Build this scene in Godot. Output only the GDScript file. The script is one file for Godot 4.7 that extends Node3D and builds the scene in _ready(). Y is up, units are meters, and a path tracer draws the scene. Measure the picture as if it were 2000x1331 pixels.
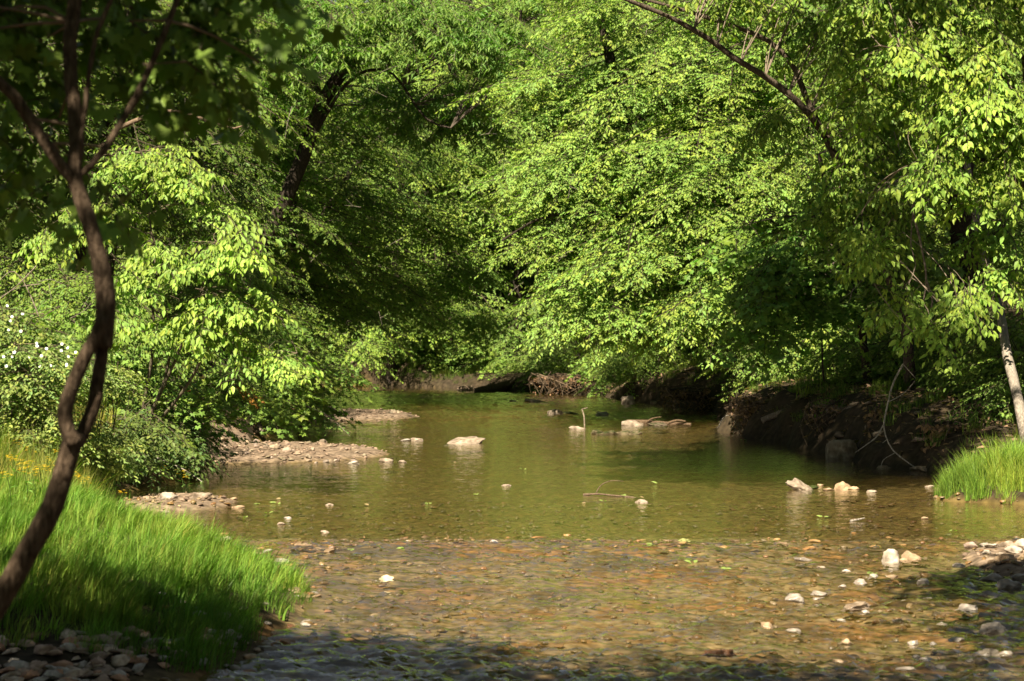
extends Node3D
# A shallow woodland creek in late spring: camera at the origin 1.6 m above the pool, looking up the stream (-z).

const FOCAL := 4165.0        # of the 2000 px wide photograph
const EYE := 1.6
const HORIZON := 640.0

var rng := RandomNumberGenerator.new()
var noise_a := FastNoiseLite.new()
var noise_b := FastNoiseLite.new()
var noise_c := FastNoiseLite.new()
var M := {}
var used := {}

# ---------------------------------------------------------------- mesh helper
class Shape:
	var v := PackedVector3Array()
	var c := PackedColorArray()
	var i := PackedInt32Array()
	var n := PackedVector3Array()
	func vert(p: Vector3, col := Color.WHITE) -> int:
		v.append(p)
		c.append(col)
		return v.size() - 1
	func tri(a: int, b: int, d: int) -> void:
		i.append(a); i.append(b); i.append(d)
	func tri3(a: Vector3, b: Vector3, d: Vector3, col := Color.WHITE) -> void:
		var k := v.size()
		v.append(a); v.append(b); v.append(d)
		c.append(col); c.append(col); c.append(col)
		i.append(k); i.append(k + 1); i.append(k + 2)
	func smooth() -> void:
		n.resize(v.size())
		n.fill(Vector3.ZERO)
		for k in range(0, i.size(), 3):
			var a := v[i[k]]
			var f := (v[i[k + 2]] - a).cross(v[i[k + 1]] - a)
			n[i[k]] += f; n[i[k + 1]] += f; n[i[k + 2]] += f
		for k in n.size():
			n[k] = n[k].normalized() if n[k].length_squared() > 1e-16 else Vector3.UP
	func tube(pts: Array, radii: Array, sides := 6, col := Color.WHITE, lump := 0.0, noise: FastNoiseLite = null) -> void:
		var first := v.size()
		var side := Vector3.ZERO
		for k in pts.size():
			var t: Vector3 = (pts[mini(k + 1, pts.size() - 1)] - pts[maxi(k - 1, 0)]).normalized()
			if k == 0:
				side = t.cross(Vector3(0.31, 0.2, 0.93)).normalized()
			side = (side - t * side.dot(t)).normalized()
			var other := t.cross(side)
			for s in sides:
				var a := TAU * s / sides
				var dir := side * cos(a) + other * sin(a)
				var r: float = radii[k]
				if noise:
					var q: Vector3 = pts[k] + dir * r
					r *= 1.0 + lump * noise.get_noise_3d(q.x * 9.0, q.y * 4.0, q.z * 9.0)
				vert(pts[k] + dir * r, col)
		for k in pts.size() - 1:
			for s in sides:
				var a := first + k * sides + s
				var b := first + k * sides + (s + 1) % sides
				tri(a, b, a + sides)
				tri(b, b + sides, a + sides)
		var e := vert(pts[-1], col)
		var g := vert(pts[0], col)
		var z := first + (pts.size() - 1) * sides
		for s in sides:
			tri(z + s, z + (s + 1) % sides, e)
			tri(first + (s + 1) % sides, first + s, g)
	func mesh(mat: Material = null) -> ArrayMesh:
		var a := []
		a.resize(Mesh.ARRAY_MAX)
		a[Mesh.ARRAY_VERTEX] = v
		a[Mesh.ARRAY_COLOR] = c
		if n.size() == v.size():
			a[Mesh.ARRAY_NORMAL] = n
		a[Mesh.ARRAY_INDEX] = i
		var m := ArrayMesh.new()
		m.add_surface_from_arrays(Mesh.PRIMITIVE_TRIANGLES, a)
		if mat:
			m.surface_set_material(0, mat)
		return m

func lin(r: float, g: float, b: float) -> Color:
	return Color(r, g, b).linear_to_srgb()

func numbered(called: String) -> String:
	if not used.has(called):
		used[called] = 0
		return called
	used[called] += 1
	return "%s_%03d" % [called, used[called]]

func thing(called: String, label: String, category: String, at := Vector3.ZERO, group := "") -> Node3D:
	var o := Node3D.new()
	o.name = numbered(called)
	add_child(o)
	o.position = at
	o.set_meta("label", label)
	o.set_meta("category", category)
	if group:
		o.set_meta("group", group)
	return o

func tag(o: Node3D, label: String, category: String, group := "") -> void:
	o.set_meta("label", label)
	o.set_meta("category", category)
	if group:
		o.set_meta("group", group)

func put(called: String, m: Mesh, mat: Material, parent: Node3D = null) -> MeshInstance3D:
	var o := MeshInstance3D.new()
	o.mesh = m
	if mat:
		o.material_override = mat
	if parent == null:
		o.name = numbered(called)
		add_child(o)
	else:
		o.name = part_name(called, parent)
		parent.add_child(o)
	return o

func part_name(called: String, parent: Node3D) -> String:
	var k := "%d/%s" % [parent.get_instance_id(), called]
	if not used.has(k):
		used[k] = 0
		return called
	used[k] += 1
	return "%s_%03d" % [called, used[k]]

func structure(called: String, m: Mesh, mat: Material, label: String) -> MeshInstance3D:
	var o := put(called, m, mat)
	o.set_meta("kind", "structure")
	o.set_meta("label", label)
	return o

func many(called: String, m: Mesh, mat: Material, xf: Array, cols: Array, parent: Node3D = null) -> MultiMeshInstance3D:
	var mm := MultiMesh.new()
	mm.transform_format = MultiMesh.TRANSFORM_3D
	mm.use_colors = true
	mm.mesh = m
	mm.instance_count = xf.size()
	for k in xf.size():
		mm.set_instance_transform(k, xf[k])
		mm.set_instance_color(k, cols[k])
	var o := MultiMeshInstance3D.new()
	o.multimesh = mm
	if mat:
		o.material_override = mat
	if parent:
		o.name = part_name(called, parent)
		parent.add_child(o)
	else:
		o.name = numbered(called)
		add_child(o)
	o.set_meta("kind", "stuff")
	return o

# ---------------------------------------------------------------- places
func level(d: float) -> float:         # the pool is level; the riffle drops a few centimetres
	return -0.09 * smoothstep(16.3, 11.5, d)

func P(px: float, py: float, d: float) -> Vector3:
	return Vector3((px - 1000.0) * d / FOCAL, EYE + (HORIZON - py) * d / FOCAL, -d)

func on_water(px: float, py: float, lift := 0.0) -> Vector3:
	var d := 20.0
	for k in 6:
		d = (EYE - level(d) - lift) * FOCAL / (py - HORIZON)
	return Vector3((px - 1000.0) * d / FOCAL, level(d) + lift, -d)

const LEFT := [[-40, -3.0], [4, -2.6], [8, -1.95], [9.6, -1.6], [11.0, -1.32], [11.7, -1.3], [12.6, -1.22], [13.5, -1.25], [14.2, -1.6], [15.1, -2.2], [15.9, -2.7], [18.3, -3.7], [19.5, -3.95], [21, -3.7], [23, -3.45], [25, -3.75], [30, -3.5], [33, -3.7], [36, -3.9], [40, -4.2], [47, -4.4], [50, -5.2], [53, -12], [56, -30], [59, -60], [400, -80]]
const RIGHT := [[-40, 4.5], [8, 3.9], [11, 3.9], [12.5, 3.75], [14.5, 3.5], [16, 3.8], [17.0, 4.8], [18.0, 5.6], [19.0, 5.0], [19.6, 4.05], [20, 4.0], [21, 4.5], [22.5, 4.75], [25, 4.3], [29, 3.85], [32.5, 3.3], [36, 3.6], [41, 3.9], [46, 2.8], [50, 1.9], [53, 0.1], [56, -1.4], [58, -3.5], [60, -26], [62, -60], [400, -90]]

func along(table: Array, d: float) -> float:
	for k in table.size() - 1:
		if d < table[k + 1][0]:
			var t: float = clampf((d - table[k][0]) / (table[k + 1][0] - table[k][0]), 0.0, 1.0)
			return lerpf(table[k][1], table[k + 1][1], t)
	return table[-1][1]

func inland(x: float, d: float) -> float:    # metres from the nearest water's edge; negative over the stream
	var w := 0.12 * noise_a.get_noise_2d(x * 0.8, d * 0.8)
	if d > 20.0:
		w += 0.22 * noise_b.get_noise_2d(x * 1.3 + 9.0, d * 1.3) * smoothstep(20.0, 22.0, d)
	return maxf(along(LEFT, d) - x, x - along(RIGHT, d)) + w

func bar(x: float, d: float, cx: float, cd: float, rx: float, rd: float) -> float:
	var q := ((x - cx) / rx) ** 2 + ((d - cd) / rd) ** 2
	return clampf(1.0 - q, 0.0, 1.0)

func gravel(x: float, d: float) -> float:
	var g := bar(x, d, -3.4, 26.9, 2.0, 2.2)
	g = maxf(g, bar(x, d, -3.2, 38.3, 1.6, 2.4))
	g = maxf(g, bar(x, d, -3.05, 19.35, 0.62, 0.95) * 0.75)
	g = maxf(g, bar(x, d, 3.65, 14.6, 0.6, 1.2) * 0.8)
	return g

func ground(x: float, d: float) -> float:
	var s := inland(x, d)
	var left := x < 0.5 * (along(LEFT, d) + along(RIGHT, d))
	var y := 0.0
	if s < 0.0:
		var deep := lerpf(0.06, 0.13, smoothstep(15.9, 18.5, d)) - 0.03 * smoothstep(15.2, 15.8, d) * smoothstep(16.7, 16.2, d) * (1.0 - 0.35 * smoothstep(34.0, 50.0, d))
		y = level(d) - deep * (1.0 - exp(s / 0.35)) - 0.01
		y += 0.03 * noise_b.get_noise_2d(x * 2.0, d * 2.0)
	else:
		if left:
			y = level(d) + lerpf(0.16, 0.42, smoothstep(9.8, 11.4, d)) * (1.0 - exp(-s / 0.9)) + 0.045 * minf(s, 6.0)
			if d > 22.0:
				y += 0.35 * (1.0 - exp(-s / 0.6))
			if d < 9.0:
				y += 0.25 * smoothstep(9.0, 6.0, d) * (1.0 - exp(-s / 0.6))
		else:
			var tall := smoothstep(21.0, 27.0, d) * 0.5 + 0.18
			if d > 48.0:
				tall = 0.32
			y = level(d) + tall * (1.0 - exp(-s / 0.28)) + 0.06 * minf(s, 5.0)
		y += (0.06 * noise_b.get_noise_2d(x, d) + 0.025 * noise_b.get_noise_2d(x * 4.0, d * 4.0)) * smoothstep(0.0, 0.6, s)
		y += 0.16 * maxf(0.0, absf(x) - 13.0) * smoothstep(13.0, 30.0, absf(x)) * smoothstep(5.0, 25.0, d)
		y += 0.13 * maxf(0.0, d - 66.0)
		y = minf(y, 24.0 + 2.0 * noise_b.get_noise_2d(x * 0.05, d * 0.05))
	var g := gravel(x, d)
	if g > 0.0:
		y = maxf(y, level(d) - 0.10 + 0.17 * sqrt(minf(1.0, g * 2.2)) * (1.0 if d > 22.0 else 0.85) + 0.02 * noise_b.get_noise_2d(x * 5.0, d * 5.0))
	return y

func on_ground(x: float, d: float) -> Vector3:
	return Vector3(x, ground(x, d), -d)

# ---------------------------------------------------------------- materials
func noise_tex(freq: float, lo: Color, hi: Color, sd: int, oct := 5, size := 512, kind := FastNoiseLite.TYPE_SIMPLEX_SMOOTH) -> NoiseTexture2D:
	var t := NoiseTexture2D.new()
	t.width = size
	t.height = size
	t.seamless = true
	var n := FastNoiseLite.new()
	n.noise_type = kind
	n.frequency = freq
	n.seed = sd
	n.fractal_octaves = oct
	t.noise = n
	var r := Gradient.new()
	r.set_color(0, lo)
	r.set_color(1, hi)
	t.color_ramp = r
	return t

func normal_tex(freq: float, strength: float, sd: int, oct := 4, size := 512) -> NoiseTexture2D:
	var t := NoiseTexture2D.new()
	t.width = size
	t.height = size
	t.seamless = true
	t.as_normal_map = true
	t.bump_strength = strength
	var n := FastNoiseLite.new()
	n.noise_type = FastNoiseLite.TYPE_SIMPLEX_SMOOTH
	n.frequency = freq
	n.seed = sd
	n.fractal_octaves = oct
	t.noise = n
	return t

func surface(rough: float, tex: Texture2D = null, scale := Vector3.ONE, spec := 0.5) -> StandardMaterial3D:
	var m := StandardMaterial3D.new()
	m.roughness = rough
	m.metallic_specular = spec
	m.vertex_color_use_as_albedo = true
	if tex:
		m.albedo_texture = tex
		m.uv1_triplanar = true
		m.uv1_scale = scale
	return m

func leaf_material(back: Color, rough: float) -> StandardMaterial3D:
	var m := surface(rough, null, Vector3.ONE, 0.3)
	m.backlight_enabled = true
	m.backlight = back
	m.cull_mode = BaseMaterial3D.CULL_DISABLED
	return m

func make_materials() -> void:
	var grain := noise_tex(0.02, Color(0.42, 0.42, 0.42), Color(1, 1, 1), 3, 6)
	var stone := noise_tex(0.012, Color(0.5, 0.47, 0.44), Color(1, 1, 1), 11, 6)
	var bark := noise_tex(0.02, Color(0.35, 0.33, 0.31), Color(1, 1, 1), 7, 5)
	M.ground = surface(0.95, grain, Vector3.ONE * 0.9, 0.2)
	M.ground.uv1_world_triplanar = true
	M.ground.heightmap_enabled = false
	M.rock = surface(0.85, stone, Vector3.ONE * 1.4, 0.3)
	M.rock.normal_enabled = true
	M.rock.normal_texture = normal_tex(0.03, 6.0, 21, 5)
	M.rock.normal_scale = 0.8
	M.wet = surface(0.36, stone, Vector3.ONE * 1.4, 0.4)
	M.wet.normal_enabled = true
	M.wet.normal_texture = M.rock.normal_texture
	M.wet.normal_scale = 0.6
	M.bark = surface(0.92, bark, Vector3(7.0, 1.6, 7.0), 0.2)
	M.bark.normal_enabled = true
	M.bark.normal_texture = normal_tex(0.03, 10.0, 23, 4)
	M.bark.normal_scale = 1.0
	M.twig = surface(0.9, null, Vector3.ONE, 0.2)
	M.leaf = leaf_material(Color(0.74, 0.92, 0.34), 0.5)
	M.dark_leaf = leaf_material(Color(0.6, 0.78, 0.32), 0.45)
	M.grass = leaf_material(Color(0.66, 0.85, 0.3), 0.5)
	M.petal = leaf_material(Color(0.6, 0.6, 0.5), 0.7)
	M.moss = surface(0.98, grain, Vector3.ONE * 6.0, 0.1)
	var w := StandardMaterial3D.new()
	w.transparency = BaseMaterial3D.TRANSPARENCY_ALPHA
	w.albedo_color = lin(0.075, 0.048, 0.008)
	w.albedo_color.a = 0.2
	w.roughness = 0.03
	w.metallic_specular = 0.5
	w.normal_enabled = true
	w.normal_texture = normal_tex(0.035, 5.0, 31, 3, 1024)
	w.normal_scale = 0.26
	w.uv1_triplanar = true
	w.uv1_world_triplanar = true
	w.uv1_scale = Vector3.ONE * 0.42
	M.water = w

# ---------------------------------------------------------------- camera and light
func make_view() -> void:
	var cam := Camera3D.new()
	cam.name = "camera"
	cam.position = Vector3(0, EYE, 0)
	cam.rotation.x = -atan((665.5 - HORIZON) / FOCAL)
	cam.far = 1000.0
	cam.fov = 18.17
	var at := CameraAttributesPhysical.new()
	at.frustum_focal_length = 75.05
	at.frustum_near = 0.1
	at.frustum_far = 1000.0
	at.frustum_focus_distance = 22.0
	at.exposure_aperture = 5.6
	cam.attributes = at
	add_child(cam)
	cam.current = true

	var e := Environment.new()
	e.background_mode = Environment.BG_SKY
	var sky := ProceduralSkyMaterial.new()
	sky.sky_top_color = Color(0.5, 0.55, 0.61)
	sky.sky_horizon_color = Color(0.82, 0.84, 0.84)
	sky.sky_curve = 0.12
	sky.ground_bottom_color = Color(0.12, 0.14, 0.08)
	sky.ground_horizon_color = Color(0.3, 0.34, 0.26)
	sky.sky_energy_multiplier = 0.48
	sky.use_debanding = false
	e.sky = Sky.new()
	e.sky.sky_material = sky
	e.tonemap_mode = Environment.TONE_MAPPER_LINEAR
	e.tonemap_exposure = 3.5
	e.sdfgi_enabled = true
	e.ssao_enabled = true
	e.ssil_enabled = true
	var we := WorldEnvironment.new()
	we.name = "environment"
	we.environment = e
	add_child(we)

	var sun := DirectionalLight3D.new()
	sun.name = "sun"
	sun.light_energy = 1.6
	sun.light_color = Color(1.0, 0.95, 0.86)
	sun.light_angular_distance = 0.5
	sun.shadow_enabled = true
	add_child(sun)
	sun.look_at_from_position(Vector3.ZERO, Vector3(0.26, -0.78, -0.57))

# ---------------------------------------------------------------- leaves and boughs
# outline of half a leaf as [along, across]
const OVATE := [[0.3, 0.42], [0.62, 0.4]]

func leaf_into(s: Shape, xf: Transform3D, size: float, wide: float, col: Color, shape: String) -> void:
	# xf: x along the midrib, y the upper side, z across
	if shape == "palm":
		var rim := []
		for k in 11:
			var a := lerpf(-2.45, 2.45, k / 10.0)
			var r := size * ([0.34, 0.5, 0.33, 0.62, 0.36, 0.72, 0.36, 0.62, 0.33, 0.5, 0.34][k] as float)
			rim.append(xf * Vector3(size * 0.3 + cos(a) * r, -0.16 * r * absf(sin(a * 1.2)) , sin(a) * r))
		var mid := xf * Vector3(size * 0.3, 0.01, 0)
		for k in 10:
			s.tri3(mid, rim[k], rim[k + 1], col)
		return
	var b := xf.origin
	if shape == "lance":
		var w := wide * 0.5
		var m1 := xf * Vector3(size * 0.5, -size * 0.03, 0)
		var l := xf * Vector3(size * 0.42, size * 0.02, -w)
		var r := xf * Vector3(size * 0.42, size * 0.02, w)
		var t := xf * Vector3(size, -size * 0.22, 0)
		s.tri3(b, l, m1, col); s.tri3(b, m1, r, col); s.tri3(l, t, m1, col); s.tri3(m1, t, r, col)
		return
	var w1 := wide * 0.5
	var ma := xf * Vector3(size * 0.42, -size * 0.05, 0)
	var la := xf * Vector3(size * 0.3, size * 0.03, -w1)
	var ra := xf * Vector3(size * 0.3, size * 0.03, w1)
	var lb := xf * Vector3(size * 0.66, -size * 0.02, -w1 * 0.78)
	var rb := xf * Vector3(size * 0.66, -size * 0.02, w1 * 0.78)
	var tip := xf * Vector3(size, -size * 0.16, 0)
	s.tri3(b, la, ma, col); s.tri3(b, ma, ra, col)
	s.tri3(la, lb, ma, col); s.tri3(ra, ma, rb, col)
	s.tri3(lb, tip, ma, col); s.tri3(ma, tip, rb, col)

var boughs := {}

func facing(out: Vector3, up: Vector3) -> Basis:
	var x := out.normalized()
	var z := x.cross(up)
	if z.length() < 0.01:
		z = x.cross(Vector3(1, 0, 0.3))
	z = z.normalized()
	return Basis(x, z.cross(x).normalized(), z)

func make_bough(style: Dictionary) -> Dictionary:
	var sticks := Shape.new()
	var leaves := []       # [transform, colour]
	var long: float = style.long
	var spine := []
	var radii := []
	var bend := rng.randf_range(-0.2, 0.2)
	for k in 5:
		var t := k / 4.0
		spine.append(Vector3(long * t, -0.16 * long * t * t, bend * long * t * t))
		radii.append(lerpf(0.007, 0.002, t) * long)
	sticks.tube(spine, radii, 4, Color(0.06, 0.05, 0.035))
	var twigs: int = style.twigs
	for k in twigs + 1:
		var t := lerpf(0.12, 1.0, float(k) / twigs)
		var f := t * 4.0
		var a := mini(int(f), 3)
		var at: Vector3 = spine[a].lerp(spine[a + 1], f - a)
		var side := -1.0 if k % 2 else 1.0
		var angle := 0.0 if k == twigs else side * rng.randf_range(0.55, 1.15)
		var dir := Vector3(cos(angle), rng.randf_range(-0.28, 0.14), sin(angle)).normalized()
		var len := long * lerpf(0.55, 0.22, t) * rng.randf_range(0.7, 1.2)
		var pts := []
		for q in 4:
			var u := q / 3.0
			pts.append(at + dir * len * u + Vector3(0, -0.12 * len * u * u, 0))
		sticks.tube(pts, [0.003 * long, 0.0024 * long, 0.0018 * long, 0.0009 * long], 3, Color(0.06, 0.05, 0.035))
		var n := int(len / (style.gap as float)) + 1
		for q in n:
			var u := clampf((q + 0.6) / n, 0.0, 1.0)
			var whorl: int = style.get("whorl", 1)
			for wl in whorl:
				if rng.randf() < 0.08:
					continue
				var fu := u * 3.0
				var b := mini(int(fu), 2)
				var p: Vector3 = pts[b].lerp(pts[b + 1], fu - b)
				var turn := (-1.0 if q % 2 else 1.0) * rng.randf_range(0.5, 1.1)
				if whorl > 1:
					turn = TAU * wl / whorl + rng.randf()
				if q == n - 1 and whorl == 1:
					turn *= 0.3
				var out := dir.rotated(Vector3.UP, turn)
				out.y -= (style.hang as float) * rng.randf_range(0.4, 1.3)
				var up := Vector3(rng.randf_range(-0.45, 0.45), 1.0, rng.randf_range(-0.45, 0.45))
				var size := (style.leaf as float) * rng.randf_range(0.5, 1.2)
				var v := rng.randf_range(0.58, 0.9)
				var y := rng.randf_range(-0.12, 0.12)
				leaves.append([Transform3D(facing(out, up).scaled_local(Vector3.ONE * size), p + Vector3(rng.randf_range(-0.01, 0.01), rng.randf_range(-0.02, 0.01), rng.randf_range(-0.01, 0.01))), Color(v * (1.0 + y), v, v * (1.0 - y))])
	var whole := Shape.new()
	for l in leaves:
		leaf_into(whole, l[0], 1.0, style.wide, l[1], style.shape)
	return {"sticks": sticks.mesh(), "leaves": leaves, "foliage": whole.mesh()}

func make_boughs() -> void:
	var styles := {
		"layered": {"long": 1.25, "twigs": 12, "gap": 0.028, "leaf": 0.072, "wide": 0.5, "hang": 0.36, "shape": "ovate"},
		"drooping": {"long": 0.9, "twigs": 9, "gap": 0.04, "leaf": 0.098, "wide": 0.46, "hang": 0.9, "shape": "ovate"},
		"lance": {"long": 1.2, "twigs": 9, "gap": 0.11, "leaf": 0.16, "wide": 0.24, "hang": 0.5, "shape": "lance", "whorl": 4},
		"near": {"long": 0.36, "twigs": 5, "gap": 0.045, "leaf": 0.078, "wide": 1.0, "hang": 0.9, "shape": "palm"},
		"maple": {"long": 1.0, "twigs": 8, "gap": 0.075, "leaf": 0.125, "wide": 1.0, "hang": 0.5, "shape": "palm"},
		"fine": {"long": 0.7, "twigs": 9, "gap": 0.032, "leaf": 0.06, "wide": 0.55, "hang": 0.3, "shape": "ovate"},
		"forest": {"long": 1.7, "twigs": 12, "gap": 0.052, "leaf": 0.115, "wide": 0.55, "hang": 0.45, "shape": "ovate"},
	}
	for k in styles:
		boughs[k] = []
		for q in 4:
			boughs[k].append(make_bough(styles[k]))
		boughs[k].append(styles[k])
	boughs.single = {}
	for sh in ["ovate", "palm"]:
		var s := Shape.new()
		leaf_into(s, Transform3D(), 1.0, 0.48 if sh == "ovate" else 1.0, Color.WHITE, sh)
		boughs.single[sh] = s.mesh()

func spline(pts: Array, n: int) -> Array:
	var c := Curve3D.new()
	for k in pts.size():
		var p: Vector3 = pts[k]
		var t: Vector3 = (pts[mini(k + 1, pts.size() - 1)] - pts[maxi(k - 1, 0)]) / 6.0
		c.add_point(p, -t, t)
	var out := []
	var len := c.get_baked_length()
	for k in n:
		out.append(c.sample_baked(len * k / (n - 1), true))
	return out

func limb(parent: Node3D, called: String, pts: Array, r0: float, r1: float, col: Color, sides := 9, steps := 14, mat: Material = null) -> MeshInstance3D:
	var path := spline(pts, steps)
	var radii := []
	for k in steps:
		var t := float(k) / (steps - 1)
		radii.append(lerpf(r0, r1, t))
	var local := []
	for p in path:
		local.append(p - parent.position)
	var s := Shape.new()
	s.tube(local, radii, sides, col, 0.22, noise_c)
	s.smooth()
	return put(called, s.mesh(), mat if mat else M.bark, parent)

# lobes: [centre, radii, boughs]; skeleton: points that the boughs' stems spring from
func crown(root: Node3D, kind: String, lobes: Array, skeleton: Array, tint: Color, towards: Vector3, mat: Material, stem_col: Color, single := 0, size := 1.0, droop := 0.45, vary := 0.14) -> void:
	var xf := [[], [], [], []]
	var cols := [[], [], [], []]
	var stems := Shape.new()
	for lobe in lobes:
		var c: Vector3 = lobe[0]
		var r: Vector3 = lobe[1]
		for k in lobe[2]:
			var u := Vector3(rng.randfn(), rng.randfn(), rng.randfn()).normalized()
			var reach := pow(rng.randf_range(0.12, 1.0), 0.45)
			var p := c + u * r * reach
			var out := Vector3(u.x * 1.0, 0.0, u.z * 1.0) + towards * 0.7 + Vector3(rng.randf_range(-0.5, 0.5), 0, rng.randf_range(-0.5, 0.5))
			if out.length() < 0.05:
				out = towards
			out = out.normalized()
			out.y = -droop * rng.randf_range(0.2, 1.4)
			var s := size * rng.randf_range(0.65, 1.3)
			var long: float = boughs[kind][4].long
			var base := p - out * long * s * 0.5
			var b := facing(out, Vector3(rng.randf_range(-0.25, 0.25), 1, rng.randf_range(-0.25, 0.25))).scaled_local(Vector3(s, s, s * (1.0 if rng.randf() < 0.5 else -1.0)))
			var v := rng.randi() % 4
			xf[v].append(Transform3D(b, base - root.position))
			var l := rng.randf_range(1.0 - vary, 1.0 + vary)
			var y := rng.randf_range(-0.1, 0.12)
			cols[v].append(Color(tint.r * l * (1.0 + y), tint.g * l, tint.b * l * (1.0 - y)))
			if skeleton.size() and k % 2 == 0:
				var near: Vector3 = skeleton[0]
				var best := 1e9
				for q in skeleton:
					var dd: float = (q - base).length_squared() + 2.0 * maxf(0.0, q.y - base.y) ** 2
					if dd < best:
						best = dd
						near = q
				if best < 16.0:
					var midp := near.lerp(base, 0.5) + Vector3(rng.randf_range(-0.12, 0.12), 0.08 * sqrt(best), rng.randf_range(-0.12, 0.12))
					var rad := 0.004 + 0.004 * sqrt(best)
					stems.tube(spline([near - root.position, midp - root.position, base - root.position], 5), [rad, rad * 0.85, rad * 0.7, rad * 0.55, 0.004], 5, stem_col)
	if stems.v.size():
		stems.smooth()
		var o := put("branchwork", stems.mesh(), M.twig, root)
		o.set_meta("kind", "stuff")
	var cr := Node3D.new()
	cr.name = part_name("crown", root)
	root.add_child(cr)
	if single == 0:
		for v in 4:
			if xf[v].size():
				many("foliage", boughs[kind][v].foliage, mat, xf[v], cols[v], cr)
				many("twigs", boughs[kind][v].sticks, M.twig, xf[v], grey(xf[v].size()), cr)
		return
	# near trees: the leaves that show largest are parts of their own
	var all := []
	for v in 4:
		for k in xf[v].size():
			var t: Transform3D = xf[v][k]
			for l in boughs[kind][v].leaves:
				var w: Transform3D = t * l[0]
				var q := w.origin + root.position
				var d := -q.z
				var sx := 1000.0 + q.x * FOCAL / d
				var sy := HORIZON - (q.y - EYE) * FOCAL / d
				var seen := sx > 0.0 and sx < 2000.0 and sy > 0.0 and sy < 1331.0
				all.append([d + (0.0 if seen else 100.0), w, cols[v][k] * l[1]])
		if xf[v].size():
			many("twigs", boughs[kind][v].sticks, M.twig, xf[v], grey(xf[v].size()), cr)
	all.sort_custom(func(a, b): return a[0] < b[0])
	var sh: String = boughs[kind][4].shape
	var tones := []
	for k in 6:
		var m: StandardMaterial3D = mat.duplicate()
		var l := 0.82 + 0.07 * k
		m.albedo_color = lin(tint.r * l * (1.0 + 0.05 * (k % 3 - 1)), tint.g * l, tint.b * l)
		tones.append(m)
	var rx := []
	var rc := []
	for k in all.size():
		if k < single:
			var o := put("leaf", boughs.single[sh], tones[k % 6], cr)
			o.transform = all[k][1]
		else:
			rx.append(all[k][1])
			rc.append(all[k][2])
	if rx.size():
		many("foliage", boughs.single[sh], mat, rx, rc, cr)

func grey(n: int) -> Array:
	var a := []
	a.resize(n)
	a.fill(Color.WHITE)
	return a

func line(pts: Array, n := 12) -> Array:
	return spline(pts, n)

# ---------------------------------------------------------------- ground and water
func make_ground() -> void:
	var xs := []
	var x := -420.0
	while x < 420.0:
		xs.append(x)
		var a := absf(x + 0.3)
		x += 0.085 if a < 6.3 else 0.085 + (a - 6.3) * 0.09
	var ds := []
	var d := -60.0
	while d < 520.0:
		ds.append(d)
		d += 6.0 if d < 0.0 else (0.35 if d < 7.0 else (0.09 if d < 22.0 else (0.16 if d < 63.0 else (0.4 if d < 70.0 else 0.4 + (d - 70.0) * 0.1))))
	var s := Shape.new()
	for dd in ds:
		for xx in xs:
			var y := ground(xx, dd)
			var w := inland(xx, dd)
			var g := gravel(xx, dd)
			var n := 0.5 + 0.5 * noise_b.get_noise_2d(xx * 2.2, dd * 2.2)
			var bed := Color(0.38, 0.275, 0.12).lerp(Color(0.22, 0.165, 0.075), n)
			bed = bed.lerp(Color(0.36, 0.16, 0.045), 0.65 * smoothstep(0.0, 0.35, noise_a.get_noise_2d(xx * 2.2 + 40.0, dd * 1.6)))
			bed = bed.lerp(Color(0.09, 0.075, 0.05), 0.7 * smoothstep(0.05, 0.4, noise_a.get_noise_2d(xx * 2.6 - 40.0, dd * 1.8)))
			var pool := smoothstep(16.3, 18.0, dd)
			bed = bed.lerp(Color(0.27, 0.19, 0.05).lerp(Color(0.17, 0.125, 0.034), n), pool * 0.8)
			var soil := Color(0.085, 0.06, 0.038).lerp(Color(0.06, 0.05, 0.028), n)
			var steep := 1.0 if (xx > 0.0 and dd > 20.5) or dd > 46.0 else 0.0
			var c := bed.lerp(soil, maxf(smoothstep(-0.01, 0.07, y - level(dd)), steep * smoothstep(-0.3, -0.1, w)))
			if g > 0.0:
				c = c.lerp(Color(0.36, 0.27, 0.19).lerp(Color(0.24, 0.17, 0.11), n), smoothstep(0.05, 0.3, g))
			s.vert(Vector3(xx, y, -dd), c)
	var nx := xs.size()
	for r in ds.size() - 1:
		for q in nx - 1:
			var a := r * nx + q
			s.tri(a, a + nx, a + 1)
			s.tri(a + 1, a + nx, a + nx + 1)
	s.smooth()
	structure("ground", s.mesh(), M.ground, "stream bed, banks and wooded slopes")

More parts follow.
